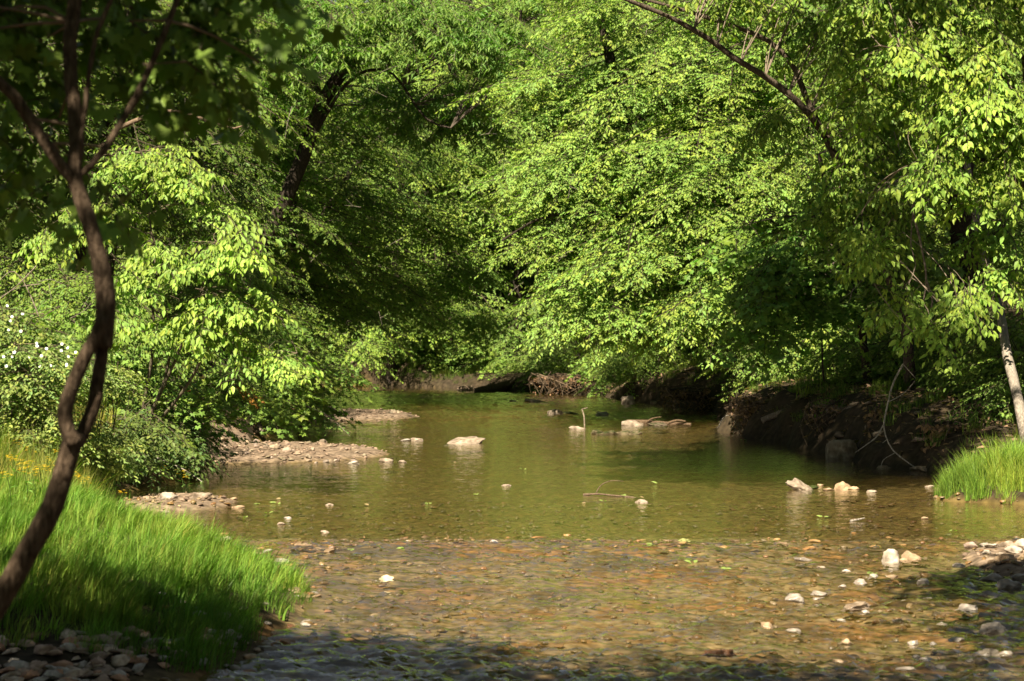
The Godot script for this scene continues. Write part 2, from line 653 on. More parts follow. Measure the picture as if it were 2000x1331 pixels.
func make_water() -> void:
	var s := Shape.new()
	var rows := 1050
	var nx := 240
	var ratio := pow(66.0 / 6.5, 1.0 / rows)
	var d := 6.5
	for r in rows + 1:
		var a := maxf(along(LEFT, d) - 1.2, -26.0)
		var b := minf(along(RIGHT, d) + 1.2, 7.0)
		if d > 59.0:
			b = maxf(b, a + 2.0)
		for q in nx + 1:
			var x := lerpf(a, b, float(q) / nx)
			var riffle := smoothstep(16.35 + 0.2 * noise_a.get_noise_2d(x, 3.0), 15.7, d) * smoothstep(9.0, 11.0, d)
			var far := smoothstep(33.0, 37.0, d) * smoothstep(56.0, 50.0, d) * 0.5
			var rough := maxf(riffle, far) * (0.55 + 0.45 * noise_a.get_noise_2d(x * 1.2, d * 0.9))
			var fast := smoothstep(11.5, 10.0, d)
			var amp := 0.0022 + 0.044 * rough + 0.032 * fast * (0.6 + 0.4 * noise_a.get_noise_2d(x * 0.9, d))
			var h := noise_c.get_noise_3d(x * 2.6, d * 3.4, 0.0) + 0.5 * noise_c.get_noise_3d(x * 6.0, d * 7.5, 5.0)
			h += 0.55 * noise_c.get_noise_3d(x * 15.0, d * 16.0, 9.0)
			h += 0.0012 / amp * noise_b.get_noise_2d(x * 1.3, d * 1.6)
			s.vert(Vector3(x, level(d) + h * amp, -d))
		d *= ratio
	for r in rows:
		for q in nx:
			var a := r * (nx + 1) + q
			s.tri(a, a + nx + 1, a + 1)
			s.tri(a + 1, a + nx + 1, a + nx + 2)
	s.smooth()
	structure("water", s.mesh(), M.water, "shallow clear brown water of the creek")

# ---------------------------------------------------------------- stones
var ico_v := [[], [], [], []]
var ico_i := [[], [], [], []]

func make_ico() -> void:
	var g := (1.0 + sqrt(5.0)) / 2.0
	var vs := []
	for p in [[-1, g, 0], [1, g, 0], [-1, -g, 0], [1, -g, 0], [0, -1, g], [0, 1, g], [0, -1, -g], [0, 1, -g], [g, 0, -1], [g, 0, 1], [-g, 0, -1], [-g, 0, 1]]:
		vs.append(Vector3(p[0], p[1], p[2]).normalized())
	var ix := [0, 11, 5, 0, 5, 1, 0, 1, 7, 0, 7, 10, 0, 10, 11, 1, 5, 9, 5, 11, 4, 11, 10, 2, 10, 7, 6, 7, 1, 8, 3, 9, 4, 3, 4, 2, 3, 2, 6, 3, 6, 8, 3, 8, 9, 4, 9, 5, 2, 4, 11, 6, 2, 10, 8, 6, 7, 9, 8, 1]
	for lv in 4:
		ico_v[lv] = vs.duplicate()
		ico_i[lv] = ix.duplicate()
		var mid := {}
		var nix := []
		for k in range(0, ix.size(), 3):
			var e := []
			for q in 3:
				var a: int = ix[k + q]
				var b: int = ix[k + (q + 1) % 3]
				var key := mini(a, b) * 100000 + maxi(a, b)
				if not mid.has(key):
					mid[key] = vs.size()
					vs.append(((vs[a] + vs[b]) as Vector3).normalized())
				e.append(mid[key])
			nix.append_array([ix[k], e[0], e[2], ix[k + 1], e[1], e[0], ix[k + 2], e[2], e[1], e[0], e[1], e[2]])
		ix = nix

func stone_shape(size: Vector3, col: Color, lv := 2, boxy := 0.5, moss := 0.0) -> Shape:
	var s := Shape.new()
	var planes := []
	for k in 14:
		planes.append([Vector3(rng.randfn(), rng.randfn() * 0.8, rng.randfn()).normalized(), rng.randf_range(0.62, 0.95) - 0.15 * boxy if boxy < 0.85 else rng.randf_range(0.92, 1.05)])
	var off := Vector3(rng.randf() * 90.0, rng.randf() * 90.0, rng.randf() * 90.0)
	var e := 1.0 - (0.3 if boxy < 0.85 else 0.62) * boxy
	var rough := 0.26 if boxy < 0.85 else 0.1
	for p0 in ico_v[lv]:
		var p: Vector3 = p0
		p = Vector3(signf(p.x) * pow(absf(p.x), e), signf(p.y) * pow(absf(p.y), e), signf(p.z) * pow(absf(p.z), e))
		for q in planes:
			var over: float = p.dot(q[0]) - q[1]
			if over > 0.0:
				p -= (q[0] as Vector3) * over * 0.92
		p *= 1.0 + rough * noise_c.get_noise_3d(p.x * 1.6 + off.x, p.y * 1.6 + off.y, p.z * 1.6 + off.z) + 0.06 * noise_c.get_noise_3d(p.x * 6.0 + off.x, p.y * 6.0, p.z * 6.0)
		var c := col
		var m := noise_b.get_noise_3d(p.x * 2.0 + off.x, p.y * 2.0, p.z * 2.0 + off.z)
		c = c * (1.0 + 0.35 * m)
		if moss > 0.0 and m + p.y * 0.7 > 1.0 - 1.3 * moss:
			c = Color(0.045, 0.06, 0.012)
		if p.y < 0.0:
			p.y *= 0.45
		s.vert(p * size, c)
	s.i = PackedInt32Array(ico_i[lv])
	s.smooth()
	return s

# px, py: where the stone's foot meets the water in the 2000 px photograph; w, h: its size there
func stone(px: float, py: float, w: float, h: float, col: Color, label: String, group := "", boxy := 0.5, moss := 0.0, wet := false, called := "stone") -> Node3D:
	var at := on_water(px, py)
	var k := -at.z / FOCAL
	var size := Vector3(w * k * 0.56, h * k * 0.7, w * k * rng.randf_range(0.36, 0.5))
	size.y = maxf(minf(size.y * (1.0 if boxy < 0.85 else 1.45), size.x * ((0.42 if w < 30.0 and not wet else 0.62) if boxy < 0.85 else 1.6)), 0.010)
	var base := at + Vector3(0, 0.0, -size.z * 0.8)
	base.y = maxf(ground(base.x, -base.z) + size.y * 0.1, at.y) if ground(base.x, -base.z) > at.y else at.y
	base.y += h * k * 0.02
	var s := stone_shape(size, col, 3 if w > 44.0 or boxy > 0.85 else 2, boxy, moss)
	var o := put(called, s.mesh(), M.wet if wet else M.rock)
	o.position = base
	o.rotation = Vector3(rng.randf_range(-0.1, 0.1), rng.randf_range(-0.3, 0.3), rng.randf_range(-0.16, 0.16) * clampf(40.0 / w, 0.2, 1.0))
	tag(o, label, "rock" if w > 30.0 else "stone", group)
	return o

const PALE := Color(0.37, 0.305, 0.23)
const WHITE_STONE := Color(0.54, 0.48, 0.39)
const TAN := Color(0.40, 0.29, 0.18)
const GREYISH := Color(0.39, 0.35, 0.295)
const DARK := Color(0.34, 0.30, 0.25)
const RUST := Color(0.36, 0.18, 0.09)

func make_stones() -> void:
	var cream := WHITE_STONE
	stone(908, 868, 92, 13, PALE, "long flat pale slab, the largest rock alone in the middle of the pool", "", 0.8, 0.0, false, "slab_rock")
	stone(790, 862, 22, 6, GREYISH, "low grey stone touching the left side of a two-lump rock in the pool")
	stone(812, 862, 24, 11, PALE, "pale lump of rock in the pool just left of the long flat slab")
	stone(1085, 810, 34, 14, PALE, "pale rock with moss on its right end, left of the broken stake", "", 0.5, 0.25)
	stone(1118, 810, 36, 7, Color(0.14, 0.13, 0.06), "low mossy rock between the pale rock and the broken stake", "", 0.5, 0.9)
	stone(1175, 812, 30, 10, GREYISH, "grey striped rock right of the broken stake")
	stone(1240, 832, 44, 14, PALE, "rounded pale rock at the left end of the driftwood near the right bank")
	stone(1285, 832, 50, 8, Color(0.16, 0.13, 0.09), "dark low rock holding driftwood right of the rounded pale rock", "", 0.6, 0.3)
	stone(1228, 790, 24, 15, PALE, "pale block standing at the foot of the dark right bank", "", 0.9)
	stone(1128, 839, 34, 9, PALE, "small pale stone at the left end of the long mossy ledge")
	for k in 4:
		stone(1168 + 24 * k, 849, 34, 13 - absf(k - 1.2) * 1.5, Color(0.17, 0.14, 0.08), ["pale-streaked first hump of the mossy ledge in the stream", "tallest mossy hump of the ledge in the stream", "third hump of the mossy ledge in the stream", "dark last hump of the mossy ledge, nearest the right bank"][k], "mossy ledge rocks in midstream", 0.6, 0.5)
	stone(1048, 786, 46, 8, PALE, "thin flat pale rock far upstream below the bank roots", "", 0.8)
	stone(1003, 785, 16, 4, PALE, "thin pale stone far upstream left of the flat rock")
	stone(908, 763, 38, 14, Color(0.26, 0.20, 0.14), "brown boulder at the far bend of the creek", "", 0.4)
	stone(922, 746, 18, 14, PALE, "pale upright boulder on the far bank above the brown boulder")
	stone(720, 752, 30, 14, DARK, "dark boulder on the far bank at the bend", "", 0.4)
	stone(793, 752, 18, 8, PALE, "small pale stone at the far waterline")
	# small stones in the pool
	stone(988, 950, 20, 4, PALE, "thin pale stone barely breaking the surface in mid pool")
	stone(642, 988, 17, 9, PALE, "lone pale pebble left of mid pool")
	stone(548, 1026, 20, 8, PALE, "pale wet stone near the left shallows above the riffle")
	stone(562, 1014, 18, 6, GREYISH, "grey stone behind the pale wet stone in the left shallows")
	stone(634, 1041, 18, 9, PALE, "small pale stone just upstream of the riffle lip")
	stone(1254, 983, 24, 9, PALE, "pale stone at the right end of the snagged twig")
	# the pale boulder group at the right
	stone(1566, 958, 50, 32, PALE, "large pale pointed boulder left of the tan stones in the right pool", "", 0.0, 0.0, false, "boulder").rotation.z = -0.42
	stone(1589, 956, 24, 19, Color(0.10, 0.11, 0.03), "small moss-covered stone against the large pointed boulder", "", 0.2, 1.0)
	stone(1604, 950, 14, 22, TAN, "brown upright stone behind the mossy stone")
	stone(1620, 959, 22, 13, TAN, "round tan stone between the mossy stone and the wide tan rock")
	stone(1647, 957, 40, 22, Color(0.50, 0.36, 0.22), "wide tan rock at the right end of the boulder group")
	stone(1668, 957, 22, 8, Color(0.50, 0.36, 0.22), "low tan stone touching the wide tan rock")
	stone(1703, 963, 22, 13, PALE, "lone rounded stone right of the boulder group")
	stone(1818, 952, 18, 5, PALE, "flat pale stone near the grass tussock")
	stone(1845, 958, 32, 7, TAN, "flat tan stone against the left foot of the grass tussock")
	stone(1808, 1015, 18, 6, TAN, "small tan stone in the shallow pool below the tussock")
	# sunlit stones of the riffle
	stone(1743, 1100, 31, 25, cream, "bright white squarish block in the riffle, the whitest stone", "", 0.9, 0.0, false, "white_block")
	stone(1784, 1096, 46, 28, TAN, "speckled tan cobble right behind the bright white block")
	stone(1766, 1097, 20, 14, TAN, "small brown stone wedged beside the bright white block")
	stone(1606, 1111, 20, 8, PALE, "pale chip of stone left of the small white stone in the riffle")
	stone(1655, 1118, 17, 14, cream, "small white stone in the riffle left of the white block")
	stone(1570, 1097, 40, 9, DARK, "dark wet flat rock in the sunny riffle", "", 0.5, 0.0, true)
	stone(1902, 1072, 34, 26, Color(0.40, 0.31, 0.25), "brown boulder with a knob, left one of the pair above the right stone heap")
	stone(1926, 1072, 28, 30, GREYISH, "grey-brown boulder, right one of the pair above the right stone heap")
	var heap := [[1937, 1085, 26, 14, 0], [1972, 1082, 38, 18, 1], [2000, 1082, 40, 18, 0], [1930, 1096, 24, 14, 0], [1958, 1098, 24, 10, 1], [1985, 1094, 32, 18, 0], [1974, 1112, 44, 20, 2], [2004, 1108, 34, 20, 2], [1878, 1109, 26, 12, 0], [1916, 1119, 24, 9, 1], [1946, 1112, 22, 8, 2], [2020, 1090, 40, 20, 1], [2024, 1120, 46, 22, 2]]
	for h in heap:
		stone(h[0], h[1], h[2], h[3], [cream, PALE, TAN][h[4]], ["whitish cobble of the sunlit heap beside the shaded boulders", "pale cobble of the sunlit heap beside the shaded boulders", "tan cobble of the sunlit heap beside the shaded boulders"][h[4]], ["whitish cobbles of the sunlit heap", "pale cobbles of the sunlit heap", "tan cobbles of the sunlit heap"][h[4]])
	# stones in the near shade
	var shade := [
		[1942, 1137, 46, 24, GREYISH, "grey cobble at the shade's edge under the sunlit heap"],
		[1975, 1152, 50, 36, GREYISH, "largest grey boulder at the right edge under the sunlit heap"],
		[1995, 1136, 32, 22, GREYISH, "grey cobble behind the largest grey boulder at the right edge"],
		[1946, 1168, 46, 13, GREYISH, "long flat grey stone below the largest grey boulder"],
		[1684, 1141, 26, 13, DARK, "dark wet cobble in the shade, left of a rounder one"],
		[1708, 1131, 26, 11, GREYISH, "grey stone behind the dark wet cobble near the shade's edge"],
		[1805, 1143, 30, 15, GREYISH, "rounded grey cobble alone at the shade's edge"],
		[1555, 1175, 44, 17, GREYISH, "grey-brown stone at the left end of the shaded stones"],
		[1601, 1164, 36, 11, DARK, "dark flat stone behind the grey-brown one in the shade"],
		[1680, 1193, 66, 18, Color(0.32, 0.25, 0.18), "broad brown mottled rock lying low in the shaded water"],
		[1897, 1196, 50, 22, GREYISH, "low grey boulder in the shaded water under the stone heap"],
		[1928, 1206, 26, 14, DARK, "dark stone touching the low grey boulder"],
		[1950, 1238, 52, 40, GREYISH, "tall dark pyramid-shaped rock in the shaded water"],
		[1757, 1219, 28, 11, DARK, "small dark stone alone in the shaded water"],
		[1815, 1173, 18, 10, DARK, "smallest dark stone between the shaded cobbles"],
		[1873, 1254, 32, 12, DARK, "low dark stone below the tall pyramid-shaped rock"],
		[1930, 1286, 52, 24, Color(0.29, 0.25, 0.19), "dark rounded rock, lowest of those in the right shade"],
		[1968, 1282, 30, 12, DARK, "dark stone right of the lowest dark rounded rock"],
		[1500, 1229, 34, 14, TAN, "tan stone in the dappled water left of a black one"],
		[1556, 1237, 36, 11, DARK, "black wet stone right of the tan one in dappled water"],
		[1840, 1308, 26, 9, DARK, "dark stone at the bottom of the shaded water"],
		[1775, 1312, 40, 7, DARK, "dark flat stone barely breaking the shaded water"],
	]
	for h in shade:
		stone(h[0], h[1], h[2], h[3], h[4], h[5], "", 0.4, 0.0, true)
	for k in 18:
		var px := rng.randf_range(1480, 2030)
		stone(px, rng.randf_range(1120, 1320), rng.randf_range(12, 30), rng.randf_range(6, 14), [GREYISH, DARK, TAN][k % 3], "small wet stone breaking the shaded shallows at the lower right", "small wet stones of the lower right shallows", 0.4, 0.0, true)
	stone(1405, 1284, 62, 20, RUST, "smooth reddish cobble under the dappled near water", "", 0.0, 0.0, true)
	stone(754, 1136, 32, 20, Color(0.62, 0.53, 0.34), "cream cobble with a green sprig in the riffle")
	stone(592, 1177, 36, 12, TAN, "flat tan stone in the riffle off the grassy bank")
	stone(548, 1101, 36, 13, DARK, "dark wet rock at the tip of the grassy bank", "", 0.5, 0.0, true)
	stone(560, 1108, 24, 8, RUST, "rusty stone in front of the dark rock at the grass tip", "", 0.5, 0.0, true)
	stone(497, 1086, 34, 11, TAN, "flat tan stone behind the dark rock at the grass tip")
	stone(522, 1080, 22, 10, GREYISH, "grey stone beside the flat tan stone by the grass")
	stone(594, 1070, 42, 13, TAN, "flat wedge-shaped stone at the riffle lip")
	stone(430, 1057, 42, 10, PALE, "flat pale stone where the grass meets the riffle lip")
	stone(964, 1062, 17, 13, DARK, "small black stone standing on the riffle lip", "", 0.3, 0.0, true)
	stone(1336, 1060, 28, 12, Color(0.32, 0.34, 0.12), "yellow-green mossy stone on the riffle lip", "", 0.3, 0.3)
	# islet at the left
	stone(322, 986, 38, 22, cream, "white rounded stone, brighter one on the pebble islet")
	stone(389, 984, 40, 17, PALE, "flat pale stone, right one on the pebble islet")
	stone(240, 978, 20, 18, RUST, "brown pointed stone at the grassy end of the islet")
	stone(296, 976, 26, 9, TAN, "tan stone left of the white one on the islet")
	stone(318, 1003, 26, 7, PALE, "pale flat stone at the water's edge below the white one")
	stone(455, 979, 18, 7, TAN, "low tan stone in the water right of the islet")
	stone(462, 993, 26, 8, TAN, "second tan stone off the right end of the islet")
	# stones at the near left bank
	var near := [
		[428, 1256, 46, 32, GREYISH, "tallest grey-brown rock at the end of the near left heap"],
		[309, 1252, 36, 15, Color(0.40, 0.38, 0.34), "flat blue-grey stone in the row under the shaded grass"],
		[345, 1250, 30, 10, GREYISH, "grey stone right of the flat blue-grey one"],
		[378, 1252, 40, 13, GREYISH, "long grey stone left of the tallest rock"],
		[384, 1262, 34, 10, GREYISH, "grey stone in front of the long one by the water"],
		[310, 1262, 40, 10, RUST, "reddish flat stone under the blue-grey one"],
		[458, 1262, 26, 16, DARK, "dark stone at the foot of the tallest near rock"],
		[522, 1277, 54, 13, DARK, "long dark rock in the near water past the heap"],
		[506, 1292, 40, 18, DARK, "dark rock in front of the long dark one"],
		[580, 1272, 20, 8, DARK, "small dark stone farthest out from the near left bank"],
		[455, 1310, 24, 13, DARK, "lone black stone in the near water"],
		[310, 1303, 48, 15, GREYISH, "grey flat stone lying in the water off the heap"],
		[245, 1292, 38, 22, Color(0.34, 0.24, 0.17), "tan rounded stone at the right end of the heap"],
		[385, 1304, 32, 9, RUST, "reddish wet stone just under the near water"],
		[400, 1284, 44, 14, DARK, "dark wet rock between the heap and the long dark rock"],
		[470, 1232, 30, 11, DARK, "dark stone in the water under the shaded grass tip"],
		[505, 1218, 40, 10, DARK, "dark flat stone past the shaded grass tip"],
		[480, 1140, 40, 9, DARK, "dark flat stone under the sunlit grass tip"],
	]
	for h in near:
		stone(h[0], h[1], h[2], h[3], h[4], h[5], "", 0.5, 0.0, h[4] == DARK)
	var lip := [Color(0.30, 0.16, 0.06), Color(0.24, 0.17, 0.10), Color(0.13, 0.09, 0.05), Color(0.36, 0.22, 0.09)]
	for k in 60:
		var x := rng.randf_range(-2.3, 3.4)
		var d := 15.85 + 0.5 * noise_a.get_noise_2d(x * 0.7, 3.0) + 0.28 * rng.randfn()
		var q := Vector3(1.0, rng.randf_range(0.2, 0.4), 0.8) * rng.randf_range(0.02, 0.065)
		var o := put("lip_stone", stone_shape(q, lip[rng.randi() % 4], 2, 0.4).mesh(), M.wet)
		o.position = Vector3(x, level(d) - q.y * rng.randf_range(0.2, 0.8), -d)
		o.rotation.y = rng.randf() * TAU
		tag(o, "rusty wet stone in the line where the pool spills into the riffle", "stone", "wet stones along the riffle lip")
	var tones := [Color(0.40, 0.29, 0.21), Color(0.44, 0.26, 0.16), Color(0.44, 0.40, 0.34), Color(0.30, 0.23, 0.17), Color(0.52, 0.42, 0.31)]
	var words := ["brown", "rusty", "grey", "dark brown", "sandy"]
	for k in 170:
		var py := rng.randf_range(1238, 1350)
		var px := rng.randf_range(-60, 230 + 230 * smoothstep(1340, 1250, py))
		var t := rng.randi() % 5
		var w := rng.randf_range(20, 48)
		var at := on_water(px, py)
		var y := ground(at.x, -at.z)
		if y < at.y - 0.03:
			continue
		var q := Vector3(w, w * rng.randf_range(0.32, 0.6), w * 0.85) * (-at.z / FOCAL) * 0.55
		var o := put("cobble", stone_shape(q, tones[t], 2, 0.45).mesh(), M.rock)
		# the heap lies on the bank: follow the line of sight down to the ground
		var p := at
		for z in 40:
			var dd := -at.z - 0.1 * z
			var yy := EYE + (HORIZON - py) * dd / FOCAL
			p = Vector3((px - 1000.0) * dd / FOCAL, yy, -dd)
			if yy > ground(p.x, dd):
				break
		o.position = Vector3(p.x, ground(p.x, -p.z) + q.y * 0.35, p.z)
		o.rotation = Vector3(rng.randf_range(-0.4, 0.4), rng.randf() * TAU, rng.randf_range(-0.4, 0.4))
		tag(o, "%s cobble in the shaded heap at the foot of the near grassy bank" % words[t], "stone", "%s cobbles of the shaded near heap" % words[t])
	# cobbles of the gravel bars and of the right bank's foot
	scatter(90, -3.4, 26.6, 1.9, 2.0, 0.05, 0.17, "pale broken cobble on the gravel bar below the dark left shrubs", "cobbles of the nearer gravel bar", PALE)
	scatter(26, -2.2, 25.3, 0.75, 0.35, 0.07, 0.13, "pale cobble along the water edge of the nearer gravel bar", "cobbles along the gravel bar's edge", PALE)
	stone(690, 907, 26, 18, cream, "whitish cobble standing out at the gravel bar's water edge")
	stone(752, 903, 36, 11, PALE, "low pale rock off the tip of the gravel bar")
	stone(785, 904, 17, 8, PALE, "last small stone off the tip of the gravel bar")
	stone(505, 861, 30, 18, PALE, "rounded pale rock at the back of the nearer gravel bar")
	for k in 44:
		var d := rng.randf_range(10.2, 14.6)
		var x := along(LEFT, d) + rng.randf_range(-0.1, 0.12)
		var q := Vector3(1.0, rng.randf_range(0.35, 0.6), 0.8) * rng.randf_range(0.02, 0.06)
		var o := put("edge_stone", stone_shape(q, [GREYISH, RUST, DARK, TAN][rng.randi() % 4] * 0.9, 2, 0.4).mesh(), M.wet)
		o.position = Vector3(x, ground(x, d) + q.y * 0.3, -d)
		o.rotation.y = rng.randf() * TAU
		tag(o, "wet stone at the foot of the near grassy bank along the riffle", "stone", "wet stones along the near grass edge")
	scatter(26, -3.0, 38.0, 1.7, 2.2, 0.06, 0.2, "flat pale stone on the sandy bar farther upstream", "stones of the far sandy bar", PALE)
	scatter(46, 4.1, 25.6, 0.75, 2.6, 0.08, 0.26, "dark ledge stone at the foot of the shaded right bank", "ledge stones of the right bank", Color(0.34, 0.27, 0.2))
	scatter(22, 4.35, 22.6, 0.5, 0.7, 0.07, 0.2, "brown stone between the tussock and the shaded bank", "stones left of the tussock", Color(0.34, 0.27, 0.2))
	scatter(30, -3.05, 19.4, 0.65, 0.9, 0.03, 0.085, "small tan pebble on the islet beside the left bank", "pebbles of the islet", TAN)
	scatter(20, 3.0, 46.5, 1.4, 2.6, 0.1, 0.3, "dim rock under the overhanging tree at the far right bank", "rocks under the far right bank", Color(0.32, 0.26, 0.2))
	scatter(20, -3.0, 58.5, 2.5, 0.8, 0.1, 0.3, "rock along the far waterline at the bend", "rocks of the far waterline", Color(0.28, 0.22, 0.16))
	stone(1648, 896, 52, 34, Color(0.33, 0.27, 0.19), "big squared block of rock leaning at the foot of the right bank", "", 0.95, 0.0, false, "block_rock")
	pebbles()

func scatter(n: int, cx: float, cd: float, rx: float, rd: float, lo: float, hi: float, label: String, group: String, tone: Color) -> void:
	for k in n:
		var a := rng.randf() * TAU
		var r := sqrt(rng.randf())
		var x := cx + cos(a) * r * rx
		var d := cd + sin(a) * r * rd
		var w := lerpf(lo, hi, pow(rng.randf(), 2.0))
		var y := ground(x, d)
		if y < level(d) - w * 0.22:
			continue
		var v := rng.randf_range(0.65, 1.15)
		var q := Vector3(w, w * rng.randf_range(0.3, 0.6), w * rng.randf_range(0.6, 0.9)) * 0.55
		var o := put("cobble", stone_shape(q, Color(tone.r * v, tone.g * v * rng.randf_range(0.94, 1.03), tone.b * v * rng.randf_range(0.85, 1.05)), 2, 0.6).mesh(), M.rock)
		o.position = Vector3(x, y + q.y * 0.3, -d)
		o.rotation = Vector3(rng.randf_range(-0.25, 0.25), rng.randf() * TAU, rng.randf_range(-0.25, 0.25))
		tag(o, label, "stone", group)

func pebbles() -> void:
	var shapes := []
	for k in 3:
		shapes.append(stone_shape(Vector3(0.5, 0.28, 0.42), Color.WHITE * 0.85, 1, 0.3).mesh())
	var xf := [[], [], []]
	var cols := [[], [], []]
	var gx := [[], [], []]
	var gc := [[], [], []]
	var tones := [Color(0.32, 0.20, 0.07), Color(0.42, 0.22, 0.07), Color(0.30, 0.25, 0.17), Color(0.16, 0.12, 0.06), Color(0.46, 0.33, 0.16), Color(0.36, 0.15, 0.06)]
	for k in 7000:
		var d := 9.0 + 12.0 * pow(rng.randf(), 1.2)
		var x := rng.randf_range(-4.2, 5.2)
		if inland(x, d) > 0.1:
			continue
		var w := 0.02 + 0.06 * pow(rng.randf(), 2.4)
		var v := k % 3
		var b := Basis.from_euler(Vector3(rng.randf_range(-0.3, 0.3), rng.randf() * TAU, rng.randf_range(-0.3, 0.3))).scaled_local(Vector3.ONE * w)
		var y := ground(x, d) + w * 0.1
		if d > 12.2 and d < 16.3 and rng.randf() < (0.3 if d > 15.4 else 0.1):
			y = maxf(y, level(d) - w * rng.randf_range(0.1, 0.24))
		xf[v].append(Transform3D(b, Vector3(x, y, -d)))
		var t: Color = tones[rng.randi() % 6]
		cols[v].append(t.lerp(Color(0.32, 0.23, 0.10), 0.45) * rng.randf_range(0.7, 1.15))
	for k in 16000:
		var d := rng.randf_range(11.0, 42.0)
		var x := rng.randf_range(-5.2, 4.4)
		if gravel(x, d) < 0.06 or (d > 20.5 and d < 24.0):
			continue
		var w := 0.015 + 0.07 * pow(rng.randf(), 2.0)
		var v := k % 3
		var b := Basis.from_euler(Vector3(rng.randf_range(-0.5, 0.5), rng.randf() * TAU, rng.randf_range(-0.5, 0.5))).scaled_local(Vector3.ONE * w)
		gx[v].append(Transform3D(b, Vector3(x, ground(x, d) + w * 0.08, -d)))
		var l := rng.randf_range(0.5, 1.25)
		gc[v].append(Color(0.42 * l, 0.31 * l, 0.22 * l))
	var root := Node3D.new()
	root.name = "bed_pebbles"
	add_child(root)
	root.set_meta("kind", "stuff")
	root.set_meta("label", "golden brown pebbles of the stream bed under the riffle")
	var bar_root := Node3D.new()
	bar_root.name = "bar_gravel"
	add_child(bar_root)
	bar_root.set_meta("kind", "stuff")
	bar_root.set_meta("label", "pinkish tan gravel of the bars along the left bank")
	for v in 3:
		many("gravel", shapes[v], M.wet, xf[v], cols[v], root)
		many("gravel", shapes[v], M.rock, gx[v], gc[v], bar_root)

# ---------------------------------------------------------------- grass
func tuft(n: int, tall: float, wide: float, lean: Vector3, spread: float) -> ArrayMesh:
	var s := Shape.new()
	for k in n:
		var a := rng.randf() * TAU
		var r := sqrt(rng.randf()) * spread
		var p := Vector3(cos(a) * r, -0.03, sin(a) * r)
		var h := tall * rng.randf_range(0.5, 1.1)
		var out := Vector3(cos(a), 0, sin(a)) * rng.randf_range(0.05, 0.5) + lean * rng.randf_range(0.5, 1.2) + Vector3(rng.randfn() * 0.12, 0, rng.randfn() * 0.12)
		var side := Vector3(-sin(a * 1.7), 0, cos(a * 1.7)) * wide * rng.randf_range(0.6, 1.1) * 0.5
		var v := rng.randf_range(0.38, 0.95)
		var c := Color(v * rng.randf_range(0.8, 1.1), v, v * 0.9)
		if rng.randf() < 0.07:
			c = Color(1.0, 0.72, 0.9) * rng.randf_range(0.6, 1.0)
		var prev := [p - side, p + side]
		for q in range(1, 4):
			var u := q / 3.0
			var m := p + Vector3.UP * h * (u - 0.28 * u * u * out.length()) + out * h * u * u
			if q == 3:
				s.tri3(prev[0], m, prev[1], c)
			else:
				var w := side * (1.0 - 0.28 * q)
				s.tri3(prev[0], m - w, prev[1], c)
				s.tri3(prev[1], m - w, m + w, c)
				prev = [m - w, m + w]
	return s.mesh()

func grass_patch(called: String, label: String, tufts: Array, density: float, region: Callable, box: Rect2, tint: Color, parent: Node3D = null) -> void:
	var xf := []
	var cols := []
	for k in tufts.size():
		xf.append([])
		cols.append([])
	for k in int(density * box.get_area()):
		var x := rng.randf_range(box.position.x, box.end.x)
		var d := rng.randf_range(box.position.y, box.end.y)
		var h: float = region.call(x, d)
		if rng.randf() > h or h <= 0.0:
			continue
		var v := k % tufts.size()
		var g := 0.75 + 0.45 * noise_a.get_noise_2d(x * 2.0 + 30.0, d * 2.0)
		var s := rng.randf_range(0.7, 1.15) * clampf(g + 0.1, 0.5, 1.2) * lerpf(0.55, 1.0, h)
		var b := Basis.from_euler(Vector3(0, rng.randf_range(-0.7, 0.7), 0)).scaled_local(Vector3(1, 1, 1) * s)
		xf[v].append(Transform3D(b, on_ground(x, d) - (parent.position if parent else Vector3.ZERO)))
		var l := rng.randf_range(0.65, 1.25) * (0.9 + 0.5 * noise_b.get_noise_2d(x * 0.9, d * 0.9))
		var dry := clampf(0.1 + noise_a.get_noise_2d(x * 1.7, d * 1.7 + 70.0), 0.0, 0.6)
		cols[v].append(Color(tint.r * l * (1.0 + 0.6 * dry), tint.g * l, tint.b * l))
	if parent:
		for v in tufts.size():
			many("blades", tufts[v], M.grass, xf[v], cols[v], parent)
		return
	var root := Node3D.new()
	root.name = numbered(called)
	add_child(root)
	root.set_meta("kind", "stuff")
	root.set_meta("label", label)
	for v in tufts.size():
		many("blades", tufts[v], M.grass, xf[v], cols[v], root)

